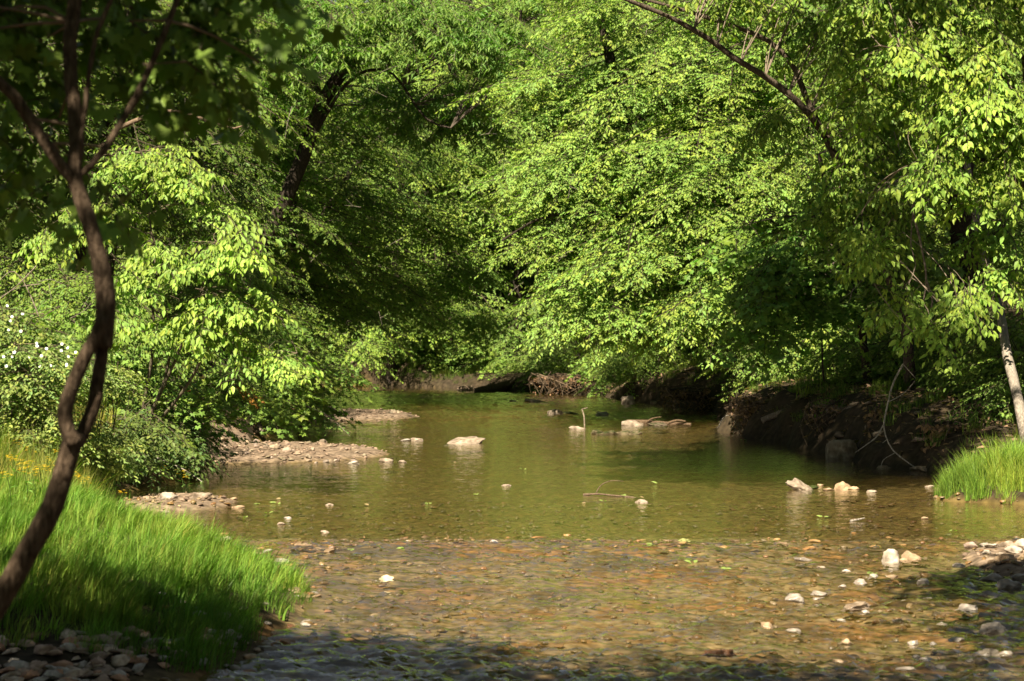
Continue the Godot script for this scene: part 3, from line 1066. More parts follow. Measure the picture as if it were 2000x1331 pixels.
func make_grass() -> void:
	var flow := Vector3(0.38, 0, 0.12)
	var soft := [tuft(46, 0.23, 0.007, flow, 0.1), tuft(46, 0.19, 0.0065, flow * 1.3, 0.1), tuft(38, 0.29, 0.008, flow, 0.09), tuft(12, 0.22, 0.026, flow * 0.4, 0.12), tuft(34, 0.25, 0.0075, flow * 0.2, 0.1)]
	var tall := [tuft(40, 0.5, 0.012, flow * 0.4, 0.13), tuft(40, 0.42, 0.013, flow * 0.3, 0.13), tuft(34, 0.62, 0.012, flow * 0.6, 0.12), tuft(16, 0.4, 0.04, flow * 0.3, 0.14)]
	var near_bank := func(x: float, d: float) -> float:
		if x > 0.0 or d < 10.15 + 0.25 * noise_a.get_noise_2d(x * 3.0, 2.0):
			return 0.0
		var s := inland(x, d)
		return smoothstep(0.0, 0.16, s) * smoothstep(18.8, 18.0, d) * smoothstep(10.0, 10.5, d)
	grass_patch("bank_grass", "fine bright green grass flowing over the near left bank", soft, 150.0, near_bank, Rect2(-6.0, 9.8, 5.0, 9.2), Color(0.27, 0.46, 0.075))
	var back_bank := func(x: float, d: float) -> float:
		if x > 0.0:
			return 0.0
		return smoothstep(0.05, 0.3, inland(x, d)) * smoothstep(15.6, 16.8, d) * smoothstep(23.0, 21.5, d) * smoothstep(-6.5, -5.2, x)
	grass_patch("tall_grass", "taller pale green grass on the bank behind the leaning trunk", tall, 120.0, back_bank, Rect2(-6.5, 15.4, 5.0, 8.0), Color(0.40, 0.49, 0.12))
	var o := thing("grass_tussock", "bright green tussock of tall grass on the right water's edge", "grass clump", on_ground(4.75, 20.0))
	var tuss := func(x: float, d: float) -> float:
		return smoothstep(-0.02, 0.06, inland(x, d)) * smoothstep(19.1, 19.5, d) * smoothstep(21.8, 21.2, d)
	var mound := stone_shape(Vector3(0.95, 0.16, 1.0), Color(0.10, 0.06, 0.03), 3, 0.1)
	var turf := put("turf_mound", mound.mesh(), M.ground, o)
	turf.position = Vector3(0.22, -0.26, -0.3)
	var blades := [tuft(50, 0.42, 0.010, Vector3(-0.05, 0, 0.1), 0.09), tuft(50, 0.36, 0.010, Vector3(0.06, 0, 0.08), 0.09)]
	grass_patch("", "", blades, 140.0, tuss, Rect2(3.9, 19.0, 2.6, 2.8), Color(0.27, 0.42, 0.06), o)
	# low ground cover on the shaded right bank and beyond
	var low := [tuft(30, 0.3, 0.014, Vector3(0, 0, 0.2), 0.14), tuft(26, 0.22, 0.02, Vector3(0.1, 0, 0.2), 0.16)]
	var right_bank := func(x: float, d: float) -> float:
		return smoothstep(0.02, 0.3, inland(x, d)) * (1.0 if x > 0.0 else 0.4) * (0.5 + noise_a.get_noise_2d(x * 1.4, d * 1.4))
	grass_patch("shaded_weeds", "sparse weeds and grass on the shaded right bank", low, 24.0, right_bank, Rect2(1.0, 20.5, 11.0, 36.0), Color(0.20, 0.31, 0.05))
	var bend := func(x: float, d: float) -> float:
		return smoothstep(0.02, 0.2, ground(x, d)) * (0.75 + 0.5 * noise_a.get_noise_2d(x * 1.4, d * 1.4))
	grass_patch("bend_weeds", "weeds and low growth on the far bank at the bend", low, 26.0, bend, Rect2(-14.0, 56.0, 20.0, 12.0), Color(0.20, 0.31, 0.05))
	var left_bank := func(x: float, d: float) -> float:
		return smoothstep(0.1, 0.6, inland(x, d)) * (0.5 + noise_a.get_noise_2d(x * 1.4, d * 1.4))
	grass_patch("bank_weeds", "weeds under the shrubs of the left bank", low, 14.0, left_bank, Rect2(-12.0, 22.0, 9.0, 34.0), Color(0.20, 0.31, 0.05))

# ---------------------------------------------------------------- trees and shrubs
func L(px: float, py: float, d: float, rx: float, ry: float, rz: float, n: int) -> Array:
	return [P(px, py, d), Vector3(rx, ry, rz), n]

func pp(list: Array, d: float, d2 := -1.0) -> Array:
	var out := []
	for k in list.size():
		var t := float(k) / maxi(1, list.size() - 1)
		out.append(P(list[k][0], list[k][1], d if d2 < 0.0 else lerpf(d, d2, t)))
	return out

const BARK := Color(0.17, 0.135, 0.10)
const DARK_BARK := Color(0.085, 0.068, 0.052)
const PALE_BARK := Color(0.46, 0.41, 0.34)

func foreground_tree() -> void:
	var root := thing("leaning_tree", "crooked slender tree leaning in from the left, trunk split by a loop", "tree", on_ground(-1.75, 6.0))
	var low := pp([[-215, 1420], [-60, 1275], [0, 1170], [52, 1080], [100, 990], [128, 905], [145, 845]], 6.0)
	low[0] = root.position + Vector3(0, -0.1, 0)
	var c := Color(0.155, 0.11, 0.075)
	limb(root, "trunk", low, 0.042, 0.029, c, 12, 24)
	limb(root, "stem", pp([[146, 870], [126, 818], [138, 760], [163, 700], [188, 655], [198, 620]], 5.97), 0.022, 0.019, c, 10, 18)
	limb(root, "stem", pp([[150, 868], [180, 800], [190, 740], [198, 680], [202, 620]], 6.03), 0.020, 0.018, c, 10, 18)
	limb(root, "upper_trunk", pp([[196, 680], [204, 600], [200, 540], [186, 480], [168, 420], [150, 370], [138, 325]], 6.0), 0.030, 0.023, c, 12, 24)
	var l1 := pp([[150, 365], [105, 305], [62, 240], [20, 180], [-40, 130], [-150, 20], [-330, -200], [-500, -500]], 6.0, 5.8)
	var l2 := pp([[140, 350], [152, 260], [140, 180], [134, 90], [146, 0], [160, -150], [150, -500], [100, -1000], [120, -1600]], 6.0, 6.2)
	var l3 := pp([[142, 352], [190, 310], [226, 255], [268, 185], [310, 90], [345, 0], [420, -200], [560, -500], [700, -900]], 6.0, 6.3)
	var l4 := pp([[150, 310], [164, 220], [174, 140], [190, 60], [216, 0], [250, -120], [330, -400]], 6.0, 6.1)
	limb(root, "limb", l1, 0.018, 0.010, c, 8, 26)
	limb(root, "limb", l2, 0.022, 0.009, c, 8, 30)
	limb(root, "limb", l3, 0.011, 0.006, c, 7, 30)
	limb(root, "limb", l4, 0.0085, 0.005, c, 7, 24)
	var bones := spline(l1, 14) + spline(l2, 20) + spline(l3, 16) + spline(l4, 10)
	var small := [
		L(10, 70, 6.4, 0.10, 0.20, 0.2, 15), L(20, 260, 6.5, 0.07, 0.12, 0.15, 5), L(90, 0, 6.4, 0.10, 0.08, 0.15, 6), L(235, 5, 6.5, 0.09, 0.06, 0.15, 5),
		L(405, 50, 6.4, 0.10, 0.10, 0.15, 10), L(450, 150, 6.4, 0.04, 0.07, 0.06, 4), L(250, 125, 6.5, 0.06, 0.04, 0.1, 3), L(215, 400, 6.4, 0.03, 0.06, 0.06, 3), L(40, 390, 6.4, 0.05, 0.04, 0.1, 2),
		L(480, -40, 6.4, 0.1, 0.08, 0.15, 5), L(340, 130, 6.4, 0.05, 0.03, 0.06, 2),
	]
	crown(root, "near", small, bones, Color(0.17, 0.26, 0.045), Vector3(0.4, 0, 0.3), M.dark_leaf, c, 300, 1.0, 0.7)
	# the crown above the frame, which shades the near bank and water
	var high := [
		[Vector3(-3.4, 4.6, -5.5), Vector3(1.2, 0.8, 1.2), 60], [Vector3(-2.0, 4.7, -5.5), Vector3(1.3, 0.7, 1.1), 75], [Vector3(-2.5, 4.9, -7.2), Vector3(1.0, 0.6, 1.0), 38], [Vector3(-3.3, 4.8, -7.4), Vector3(1.2, 0.6, 1.1), 75],
		[Vector3(-3.0, 6.2, -5.1), Vector3(1.6, 1.0, 1.4), 60], [Vector3(-1.0, 6.4, -5.5), Vector3(1.4, 0.9, 1.3), 50],
	]
	crown(root, "maple", high, bones, Color(0.17, 0.26, 0.045), Vector3(0.3, 0, 0.2), M.dark_leaf, c)

func overhead_tree() -> void:
	# right of the camera, outside the frame: its boughs shade the water at the lower right
	var root := thing("overhanging_tree", "broadleaved tree beside the camera whose boughs shade the near right water", "tree", on_ground(4.2, 6.0))
	var t := [root.position - Vector3(0, 0.2, 0), Vector3(4.0, 2.5, -6.2), Vector3(3.2, 4.6, -7.0), Vector3(2.2, 6.0, -7.6), Vector3(1.2, 6.8, -8.0)]
	limb(root, "trunk", t, 0.14, 0.04, BARK, 12, 20)
	var high := [[Vector3(0.2, 5.2, -3.0), Vector3(2.0, 0.7, 1.6), 70], [Vector3(-2.4, 5.4, -2.0), Vector3(1.8, 0.8, 1.6), 60], [Vector3(2.0, 5.2, -8.2), Vector3(1.2, 0.6, 1.4), 85], [Vector3(1.9, 5.6, -9.7), Vector3(1.0, 0.4, 0.9), 85], [Vector3(2.9, 5.8, -9.0), Vector3(1.1, 0.5, 1.1), 80], [Vector3(2.6, 5.6, -7.2), Vector3(1.0, 0.7, 1.1), 40]]
	crown(root, "maple", high, spline(t, 14), Color(0.17, 0.26, 0.045), Vector3(-0.3, 0, -0.2), M.leaf, DARK_BARK)

func added_shade_tree() -> void:
	# unseen tree added right of the frame; its high boughs shade the right bank
	var at := on_ground(8.6, 22.0)
	var root := thing("added_shade_tree", "unseen tall tree added on the right bank so its high boughs shade the bank upstream", "tree", at)
	var t := [at - Vector3(0, 0.3, 0), at + Vector3(-0.6, 4.0, 0), at + Vector3(-1.6, 7.5, 0), at + Vector3(-2.0, 10.0, 0)]
	limb(root, "trunk", t, 0.18, 0.07, BARK, 10, 16)
	var bones := spline(t, 12)
	for z in [-19.0, -22.0, -25.0, -27.0]:
		var b := [at + Vector3(-1.2, 6.0, 0), Vector3(4.5, 7.4, lerpf(at.z, z, 0.6)), Vector3(1.0, 7.8, z)]
		limb(root, "limb", b, 0.07, 0.02, BARK, 7, 12)
		bones += spline(b, 10)
	var high := []
	for z in [-19.6, -21.6, -23.6]:
		high.append([Vector3(0.1, 7.7, z), Vector3(1.2, 0.45, 1.3), 80])
	for z in [-19.2, -21.6, -24.0, -25.6]:
		high.append([Vector3(1.9 - 0.06 * (-19.2 - z), 7.4, z), Vector3(1.3, 0.45, 1.4), 120])
	for z in [-23.0, -25.4, -27.8]:
		high.append([Vector3(4.2, 8.4, z), Vector3(1.6, 0.5, 1.5), 90])
	crown(root, "maple", high, bones, Color(0.2, 0.31, 0.05), Vector3(-0.5, 0, -0.1), M.leaf, BARK)

func added_trees_behind() -> void:
	# unseen trees added behind the camera to keep the leaning tree in shade
	for h in [[-4.5, -3.5, 10.0], [2.0, -5.0, 11.0], [-1.5, -9.0, 13.0], [5.0, -9.0, 13.0], [-7.0, -8.0, 13.0]]:
		var at := on_ground(h[0], h[1])
		var root := thing("added_wood_tree", "unseen leafy tree added behind the camera for its shade", "tree", at, "added shade trees behind the camera")
		var tall: float = h[2]
		var t := [at - Vector3(0, 0.3, 0), at + Vector3(0.2, tall * 0.5, 0), at + Vector3(0, tall, 0.3)]
		limb(root, "trunk", t, 0.16, 0.05, BARK, 9, 12)
		var lobes := []
		for k in 6:
			var a := rng.randf() * TAU
			lobes.append([at + Vector3(cos(a) * 1.3, lerpf(3.8, tall - 1.0, k / 5.0), sin(a) * 1.3), Vector3(2.2, 1.1, 2.2), 24])
		crown(root, "forest", lobes, spline(t, 12), Color(0.235, 0.36, 0.062), Vector3(0, 0, -0.3), M.leaf, BARK, 0, 1.1, 0.4)

func main_trees() -> void:
	# the bright layered tree that leans over the pool from the right bank
	var at := on_ground(4.3, 39.0)
	var root := thing("layered_tree", "bright green tree with layered boughs hanging low over the pool", "tree", at)
	var t := [at - Vector3(0, 0.3, 0)] + pp([[1420, 620], [1340, 470], [1240, 300], [1180, 60], [1120, -250]], 38.8, 39.5)
	limb(root, "trunk", t, 0.17, 0.06, DARK_BARK, 10, 20)
	var b1 := pp([[1420, 640], [1330, 600], [1200, 590], [1080, 620]], 38.6, 36.8)
	var b2 := pp([[1350, 490], [1230, 430], [1080, 420], [980, 470]], 38.8, 37.0)
	var b3 := pp([[1410, 620], [1500, 520], [1600, 470]], 38.8, 36.5)
	limb(root, "limb", b1, 0.06, 0.015, DARK_BARK, 7, 12)
	limb(root, "limb", b2, 0.06, 0.015, DARK_BARK, 7, 12)
	limb(root, "limb", b3, 0.06, 0.015, DARK_BARK, 7, 12)
	var bones := spline(t, 16) + spline(b1, 8) + spline(b2, 8) + spline(b3, 8)
	var lobes := [
		L(1180, 610, 37.0, 1.0, 0.42, 1.0, 46), L(1380, 595, 36.4, 1.5, 0.55, 1.1, 70), L(1150, 545, 37.4, 1.0, 0.4, 1.0, 34),
		L(1300, 495, 37.0, 1.9, 0.7, 1.4, 90), L(1060, 465, 37.8, 0.9, 0.3, 0.9, 22), L(1420, 385, 37.0, 1.9, 0.8, 1.4, 90), L(1200, 375, 37.8, 1.7, 0.6, 1.2, 64),
		L(1030, 355, 38.5, 0.9, 0.35, 0.9, 18), L(1360, 300, 37.6, 2.0, 0.8, 1.4, 90), L(1140, 290, 38.6, 1.4, 0.7, 1.2, 50), L(1500, 515, 36.4, 1.2, 0.6, 1.0, 46),
		L(1250, 150, 38.6, 2.2, 0.9, 1.5, 80), L(1450, 170, 38.0, 1.6, 0.8, 1.4, 56), L(1050, 180, 39.5, 1.1, 0.6, 1.1, 26), L(1300, 0, 39.0, 2.2, 0.9, 1.5, 70), L(1560, 320, 37.0, 1.3, 0.8, 1.2, 46), L(1230, 615, 36.4, 0.7, 0.2, 0.7, 18), L(1560, 605, 35.0, 0.7, 0.16, 0.7, 16), L(1640, 615, 34.0, 0.6, 0.14, 0.6, 14),
	]
	crown(root, "layered", lobes, bones, Color(0.30, 0.44, 0.08), Vector3(-0.45, 0, 0.8), M.leaf, DARK_BARK, 0, 1.0, 0.34)

	# the maple in half shade in front of it
	at = on_ground(5.2, 31.0)
	root = thing("maple_tree", "mid green lobed-leaf maple in half shade before the layered tree", "tree", at)
	t = [at - Vector3(0, 0.2, 0)] + pp([[1680, 620], [1640, 480], [1600, 300]], 31.0)
	limb(root, "trunk", t, 0.07, 0.03, DARK_BARK, 8, 14)
	b1 = pp([[1660, 560], [1580, 560], [1500, 600]], 31.0, 30.0)
	limb(root, "limb", b1, 0.03, 0.01, DARK_BARK, 6, 10)
	lobes = [L(1570, 500, 30.5, 0.8, 0.5, 0.8, 36), L(1500, 570, 30.0, 0.6, 0.35, 0.6, 24), L(1600, 590, 30.4, 0.7, 0.3, 0.7, 24), L(1640, 420, 30.6, 0.8, 0.5, 0.8, 34), L(1500, 650, 29.6, 0.3, 0.14, 0.4, 6), L(1440, 480, 30.8, 0.4, 0.3, 0.4, 10), L(1700, 330, 30.8, 0.7, 0.5, 0.7, 24), L(1760, 560, 30.8, 0.7, 0.6, 0.6, 26)]
	crown(root, "maple", lobes, spline(t, 12) + spline(b1, 8), Color(0.19, 0.34, 0.05), Vector3(-0.5, 0, 0.8), M.leaf, DARK_BARK, 0, 0.9, 0.6)

	# the tree whose two limbs slant up to the left
	at = on_ground(5.4, 29.0)
	root = thing("slanting_tree", "tree with two bare brown limbs slanting up over the layered crown", "tree", at)
	t = [at - Vector3(0, 0.3, 0)] + pp([[1770, 640], [1700, 450], [1610, 260]], 28.6)
	limb(root, "trunk", t, 0.085, 0.055, BARK, 10, 16)
	b1 = pp([[1612, 265], [1575, 215], [1510, 160], [1430, 110], [1375, 70], [1300, 30], [1200, -10]], 28.5, 28.0)
	b2 = pp([[1605, 255], [1575, 190], [1550, 130], [1515, 90], [1470, 65], [1400, 40], [1300, 10], [1225, -10]], 28.6, 28.8)
	limb(root, "limb", b1, 0.052, 0.026, BARK, 9, 20)
	limb(root, "limb", b2, 0.044, 0.02, BARK, 9, 20)
	lobes = [L(1500, -60, 28.6, 1.3, 0.5, 0.9, 26), L(1660, 60, 28.4, 0.8, 0.5, 0.8, 26), L(1700, 220, 28.0, 0.7, 0.5, 0.7, 24), L(1560, 60, 29.0, 0.6, 0.4, 0.6, 12), L(1420, 0, 28.6, 0.5, 0.25, 0.5, 8), L(1680, 330, 27.6, 0.6, 0.5, 0.4, 26), L(1640, 420, 27.8, 0.5, 0.4, 0.4, 16), L(1520, 260, 28.0, 0.5, 0.3, 0.3, 9), L(1740, 440, 27.4, 0.5, 0.4, 0.4, 18)]
	crown(root, "drooping", lobes, spline(t, 12) + spline(b1, 10), Color(0.28, 0.41, 0.065), Vector3(-0.3, 0, 0.9), M.leaf, BARK, 0, 0.95, 0.6)

	# the nearer bright tree at the right edge
	at = on_ground(6.6, 25.0)
	root = thing("drooping_tree", "yellow-green tree with large drooping leaves at the right edge", "tree", at)
	t = [at - Vector3(0, 0.3, 0)] + pp([[2080, 600], [2050, 350], [2010, 100], [1990, -200]], 24.8)
	limb(root, "trunk", t, 0.15, 0.08, BARK, 10, 16)
	b1 = pp([[2060, 420], [1960, 330], [1850, 300], [1760, 330]], 24.6, 23.6)
	b2 = pp([[2030, 220], [1930, 130], [1830, 110], [1720, 90]], 24.6, 23.6)
	b3 = pp([[2070, 600], [1990, 580], [1900, 590], [1790, 655]], 24.6, 23.4)
	limb(root, "limb", b1, 0.035, 0.008, BARK, 7, 12)
	limb(root, "limb", b2, 0.035, 0.008, BARK, 7, 12)
	limb(root, "limb", b3, 0.02, 0.005, BARK, 6, 12)
	lobes = [
		L(1880, 80, 24.0, 0.7, 0.35, 0.7, 34), L(1960, 20, 24.2, 0.6, 0.3, 0.6, 30), L(1800, -10, 24.4, 0.6, 0.25, 0.6, 22), L(1690, 20, 24.4, 0.4, 0.25, 0.5, 12), L(1760, 110, 23.8, 0.4, 0.22, 0.4, 14), L(1920, 190, 23.8, 0.55, 0.28, 0.6, 28), L(1990, 250, 24.0, 0.4, 0.35, 0.5, 22),
		L(1840, 240, 23.8, 0.45, 0.2, 0.5, 16), L(1950, 360, 23.8, 0.45, 0.2, 0.5, 20), L(1830, 340, 23.6, 0.35, 0.14, 0.4, 11), L(1740, 200, 24.0, 0.35, 0.25, 0.4, 10), L(1660, 140, 24.2, 0.3, 0.2, 0.3, 6),
		L(1940, 550, 23.8, 0.3, 0.12, 0.4, 8), L(1880, 600, 23.5, 0.22, 0.06, 0.25, 6), L(1810, 645, 23.3, 0.14, 0.05, 0.15, 4), L(1700, 490, 24.0, 0.25, 0.1, 0.25, 6), L(1760, 590, 23.6, 0.28, 0.08, 0.25, 7), L(1930, 470, 24.2, 0.4, 0.2, 0.4, 10), L(1680, 470, 23.8, 0.12, 0.12, 0.2, 3),
	]
	crown(root, "drooping", lobes, spline(t, 12) + spline(b1, 10) + spline(b2, 10) + spline(b3, 10), Color(0.33, 0.47, 0.075), Vector3(-0.5, 0, 0.9), M.leaf, BARK, 300, 0.85, 0.75)

	# the dark trunk behind it with a stub of a limb
	at = on_ground(6.2, 28.5)
	root = thing("dark_trunk_tree", "dark thick trunk with a sawn-off grey limb stub above the right bank", "tree", at)
	t = [at - Vector3(0, 0.3, 0)] + pp([[1905, 700], [1895, 520], [1880, 380], [1870, 150], [1850, -150]], 28.4)
	limb(root, "trunk", t, 0.23, 0.15, DARK_BARK, 12, 20)
	limb(root, "limb_stub", pp([[1885, 372], [1830, 358], [1770, 355], [1715, 372], [1685, 380]], 28.3, 27.4), 0.085, 0.07, PALE_BARK, 10, 12)
	lobes = [L(1850, -150, 28.5, 1.6, 0.7, 1.5, 50), L(1940, 700, 28.0, 0.5, 0.4, 0.5, 14), L(1800, 480, 28.4, 0.5, 0.5, 0.5, 14), L(1960, 430, 28.8, 0.5, 0.6, 0.5, 18), L(1960, 800, 27.5, 0.5, 0.3, 0.5, 14)]
	crown(root, "maple", lobes, spline(t, 14), Color(0.19, 0.30, 0.045), Vector3(-0.3, 0, 0.9), M.dark_leaf, DARK_BARK)

	# the pale trunk at the right edge
	at = on_ground(5.6, 23.1)
	root = thing("pale_trunk_tree", "slim tree with mottled pale bark rising behind the tussock", "tree", at)
	t = [at - Vector3(0, 0.2, 0)] + pp([[2000, 830], [1985, 760], [1966, 680], [1955, 610], [1935, 540], [1915, 470], [1880, 250], [1860, 0]], 22.8, 27.6)
	limb(root, "trunk", t, 0.062, 0.035, PALE_BARK, 10, 22)
	limb(root, "limb", pp([[1957, 620], [1975, 560], [2010, 480]], 24.9), 0.02, 0.012, PALE_BARK, 7, 8)
	lobes = [L(1860, -80, 25.0, 0.9, 0.4, 0.8, 20)]
	crown(root, "layered", lobes, spline(t, 12), Color(0.15, 0.23, 0.04), Vector3(-0.3, 0, 0.9), M.leaf, PALE_BARK)

	# the big dark tree leaning over from the left bank, long narrow leaves
	at = on_ground(-5.6, 42.0)
	root = thing("leaning_dark_tree", "big dark tree leaning right over the creek, long narrow leaves above", "tree", at)
	t = [at - Vector3(0, 0.3, 0)] + pp([[495, 520], [545, 420], [590, 310], [630, 200], [690, 110], [750, 20], [800, -150]], 41.5)
	limb(root, "trunk", t, 0.165, 0.12, DARK_BARK, 12, 24)
	b1 = pp([[600, 290], [680, 160], [760, 140], [830, 230], [880, 250]], 41.5, 40.5)
	limb(root, "limb", b1, 0.04, 0.018, DARK_BARK, 8, 16)
	b2 = pp([[745, 30], [850, 50], [880, 130], [905, 180]], 41.5, 42.0)
	limb(root, "limb", b2, 0.07, 0.05, DARK_BARK, 8, 16)
	lobes = [
		L(640, 60, 40.5, 1.2, 0.6, 1.2, 34), L(800, 50, 40.5, 1.5, 0.7, 1.2, 46), L(560, 120, 41.0, 1.2, 0.7, 1.2, 34), L(960, 80, 41.0, 1.3, 0.7, 1.2, 36), L(1080, 150, 40.5, 0.9, 0.5, 0.8, 18),
		L(760, 210, 42.5, 1.2, 0.6, 0.8, 22), L(900, 220, 42.0, 1.2, 0.6, 1.0, 24), L(520, 240, 42.5, 0.9, 0.6, 1.0, 18), L(700, -70, 41.6, 2.2, 0.5, 1.2, 26), L(1000, -60, 41.5, 1.2, 0.5, 1.0, 16), L(480, 0, 41.0, 1.2, 0.6, 1.0, 22)]
	crown(root, "lance", lobes, spline(t, 14) + spline(b1, 10), Color(0.19, 0.32, 0.06), Vector3(0.3, 0, 0.9), M.leaf, DARK_BARK, 0, 0.95, 0.5)

	# a lighter tree of the left bank that arches over the far pool
	at = on_ground(-5.4, 50.0)
	root = thing("arching_tree", "tree arching from the left bank over the far pool, fresh green leaves", "tree", at)
	t = [at - Vector3(0, 0.3, 0)] + pp([[600, 500], [690, 330], [800, 220], [900, 180]], 49.5, 48.5)
	limb(root, "trunk", t, 0.13, 0.04, DARK_BARK, 9, 18)
	b1 = pp([[650, 400], [740, 400], [840, 430]], 49.5, 49.0)
	limb(root, "limb", b1, 0.05, 0.015, DARK_BARK, 7, 10)
	lobes = [L(850, 300, 48.6, 1.5, 0.5, 1.0, 30), L(910, 420, 49.4, 1.3, 0.6, 1.2, 38), L(790, 410, 48.4, 1.3, 0.6, 1.2, 40), L(960, 270, 49.5, 1.1, 0.6, 1.1, 26), L(880, 540, 51.0, 1.2, 0.5, 1.0, 28), L(760, 560, 49.5, 1.1, 0.5, 1.0, 28), L(800, 600, 52.0, 1.0, 0.35, 0.8, 20), L(930, 610, 53.0, 1.0, 0.35, 0.8, 20), L(680, 470, 48.5, 1.1, 0.6, 1.0, 28)]
	crown(root, "layered", lobes, spline(t, 14) + spline(b1, 8), Color(0.26, 0.40, 0.07), Vector3(0.5, 0, 0.8), M.leaf, DARK_BARK, 0, 1.1, 0.4)

func shrubs() -> void:
	var at := on_ground(-4.0, 22.6)
	var root := thing("large_leaf_shrub", "bright yellow-green large-leaved shrub reaching over the left bank", "shrub", at)
	var b1 := [at - Vector3(0, 0.1, 0)] + pp([[330, 700], [300, 500], [280, 330], [260, 240]], 22.4)
	var b2 := [at - Vector3(0, 0.1, 0)] + pp([[360, 660], [410, 520], [470, 450]], 22.2, 21.6)
	var b3 := [at - Vector3(0, 0.1, 0)] + pp([[360, 760], [430, 640], [520, 590], [580, 690]], 22.2, 21.6)
	var b4 := [at - Vector3(0, 0.1, 0)] + pp([[300, 620], [220, 500], [150, 420]], 22.4, 22.0)
	for b in [b1, b2, b3, b4]:
		limb(root, "stem", b, 0.022, 0.006, Color(0.2, 0.17, 0.12), 7, 14)
	var bones := spline(b1, 12) + spline(b2, 10) + spline(b3, 10) + spline(b4, 10)
	var lobes := [
		L(260, 320, 22.2, 0.28, 0.2, 0.4, 12), L(340, 300, 22.2, 0.24, 0.16, 0.4, 9), L(380, 340, 22.0, 0.2, 0.1, 0.3, 6), L(220, 420, 22.4, 0.3, 0.2, 0.4, 9), L(150, 420, 22.2, 0.25, 0.14, 0.3, 6), L(110, 460, 22.0, 0.2, 0.12, 0.3, 4),
		L(430, 490, 21.8, 0.24, 0.12, 0.3, 10), L(340, 500, 22.0, 0.3, 0.14, 0.3, 9), L(480, 465, 21.6, 0.1, 0.08, 0.2, 3), L(420, 400, 22.4, 0.2, 0.14, 0.3, 4), L(270, 540, 22.3, 0.3, 0.16, 0.3, 6),
		L(440, 590, 21.8, 0.3, 0.1, 0.3, 9), L(500, 580, 21.6, 0.18, 0.07, 0.2, 4), L(390, 620, 22.0, 0.3, 0.14, 0.3, 8), L(440, 660, 21.8, 0.26, 0.12, 0.3, 6), L(310, 640, 22.2, 0.3, 0.14, 0.3, 6), L(550, 700, 21.6, 0.16, 0.07, 0.2, 4), L(490, 690, 21.8, 0.2, 0.1, 0.2, 4), L(230, 600, 22.4, 0.25, 0.2, 0.3, 5),
	]
	crown(root, "drooping", lobes, bones, Color(0.34, 0.49, 0.085), Vector3(0.6, 0, 0.8), M.leaf, Color(0.15, 0.12, 0.08), 300, 0.76, 0.4)

	# darker shrubs under it, down to the water
	for h in [["dark green shrub hanging over the water left of the gravel bar", 330, 790, 22.8, 0.55, 0.35, 30, "maple", 0.55], ["shrub with a few orange leaves under the large-leaved shrub", 430, 760, 23.4, 0.5, 0.3, 26, "maple", 0.55],
			["feathery dark shrub standing behind the gravel bar", 560, 730, 30.0, 0.7, 0.45, 30, "maple", 0.6], ["low shrub trailing its leaves over the water behind the gravel bar", 640, 740, 33.0, 0.55, 0.3, 24, "maple", 0.6], ["pale-leaved low shrub at the edge of the tall grass", 290, 850, 21.4, 0.32, 0.24, 22, "fine", 0.9], ["grassy dark bush where the bank meets the gravel bar", 370, 870, 22.6, 0.3, 0.25, 20, "fine", 0.9]]:
		var c := P(h[1], h[2], h[3])
		at = on_ground(c.x - 0.5, h[3] + 0.2)
		root = thing("bank_shrub", h[0], "shrub", at)
		bones = []
		for k in 5:
			var st := [at, at.lerp(c, 0.5) + Vector3(rng.randf_range(-0.15, 0.15), 0.1, rng.randf_range(-0.1, 0.1)), c + Vector3(rng.randf_range(-0.8, 0.8) * h[4], rng.randf_range(-0.5, 0.8) * h[5], 0)]
			limb(root, "stem", st, 0.012, 0.004, Color(0.14, 0.11, 0.08), 6, 8)
			bones += spline(st, 6)
		var tint := Color(0.20, 0.31, 0.05) if h[7] == "maple" else Color(0.14, 0.21, 0.055)
		crown(root, h[7], [[c, Vector3(h[4], h[5], 0.5), h[6]], [c.lerp(at, 0.45), Vector3(h[4] * 0.8, h[5] * 0.8, 0.5), int(h[6] * 0.7)]], bones, tint, Vector3(0.6, 0, 0.7), M.leaf, Color(0.12, 0.1, 0.07), 0, h[8], 0.4, 0.25)
		if "orange" in h[0]:
			crown(root, "maple", [[P(475, 765, 23.0), Vector3(0.14, 0.06, 0.2), 2], [P(350, 755, 22.9), Vector3(0.1, 0.05, 0.1), 1]], bones, Color(0.36, 0.17, 0.03), Vector3(0.6, 0, 0.7), M.leaf, Color(0.12, 0.1, 0.07), 0, 0.28, 0.4)

	# white-flowered rose bushes at the left edge
	for h in [["taller white-flowered rose bush at the far left edge", 20, 640, 19.4, 0.28, 0.2, 26, 12], ["broad rose bush dotted with white flowers above the tall grass", 60, 720, 19.0, 0.5, 0.24, 50, 34], ["pale green briar bush right of the white-flowered ones", 180, 740, 19.8, 0.32, 0.26, 28, 0]]:
		var c := P(h[1], h[2], h[3])
		at = on_ground(c.x, h[3])
		root = thing("rose_bush", h[0], "bush", at)
		bones = []
		for k in 6:
			var st := [at, at.lerp(c, 0.6) + Vector3(rng.randf_range(-0.2, 0.2), 0.1, rng.randf_range(-0.1, 0.1)), c + Vector3(rng.randf_range(-0.9, 0.9) * h[4], rng.randf_range(-0.3, 1.0) * h[5], 0)]
			limb(root, "stem", st, 0.008, 0.003, Color(0.2, 0.18, 0.1), 5, 8)
			bones += spline(st, 6)
		crown(root, "fine", [[c, Vector3(h[4], h[5], 0.4), h[6]], [c.lerp(at, 0.5), Vector3(h[4], h[5] * 1.2, 0.4), h[6]]], bones, Color(0.28, 0.37, 0.10), Vector3(0.3, 0, 0.7), M.leaf, Color(0.16, 0.13, 0.08), 0, 0.75, 0.1, 0.3)
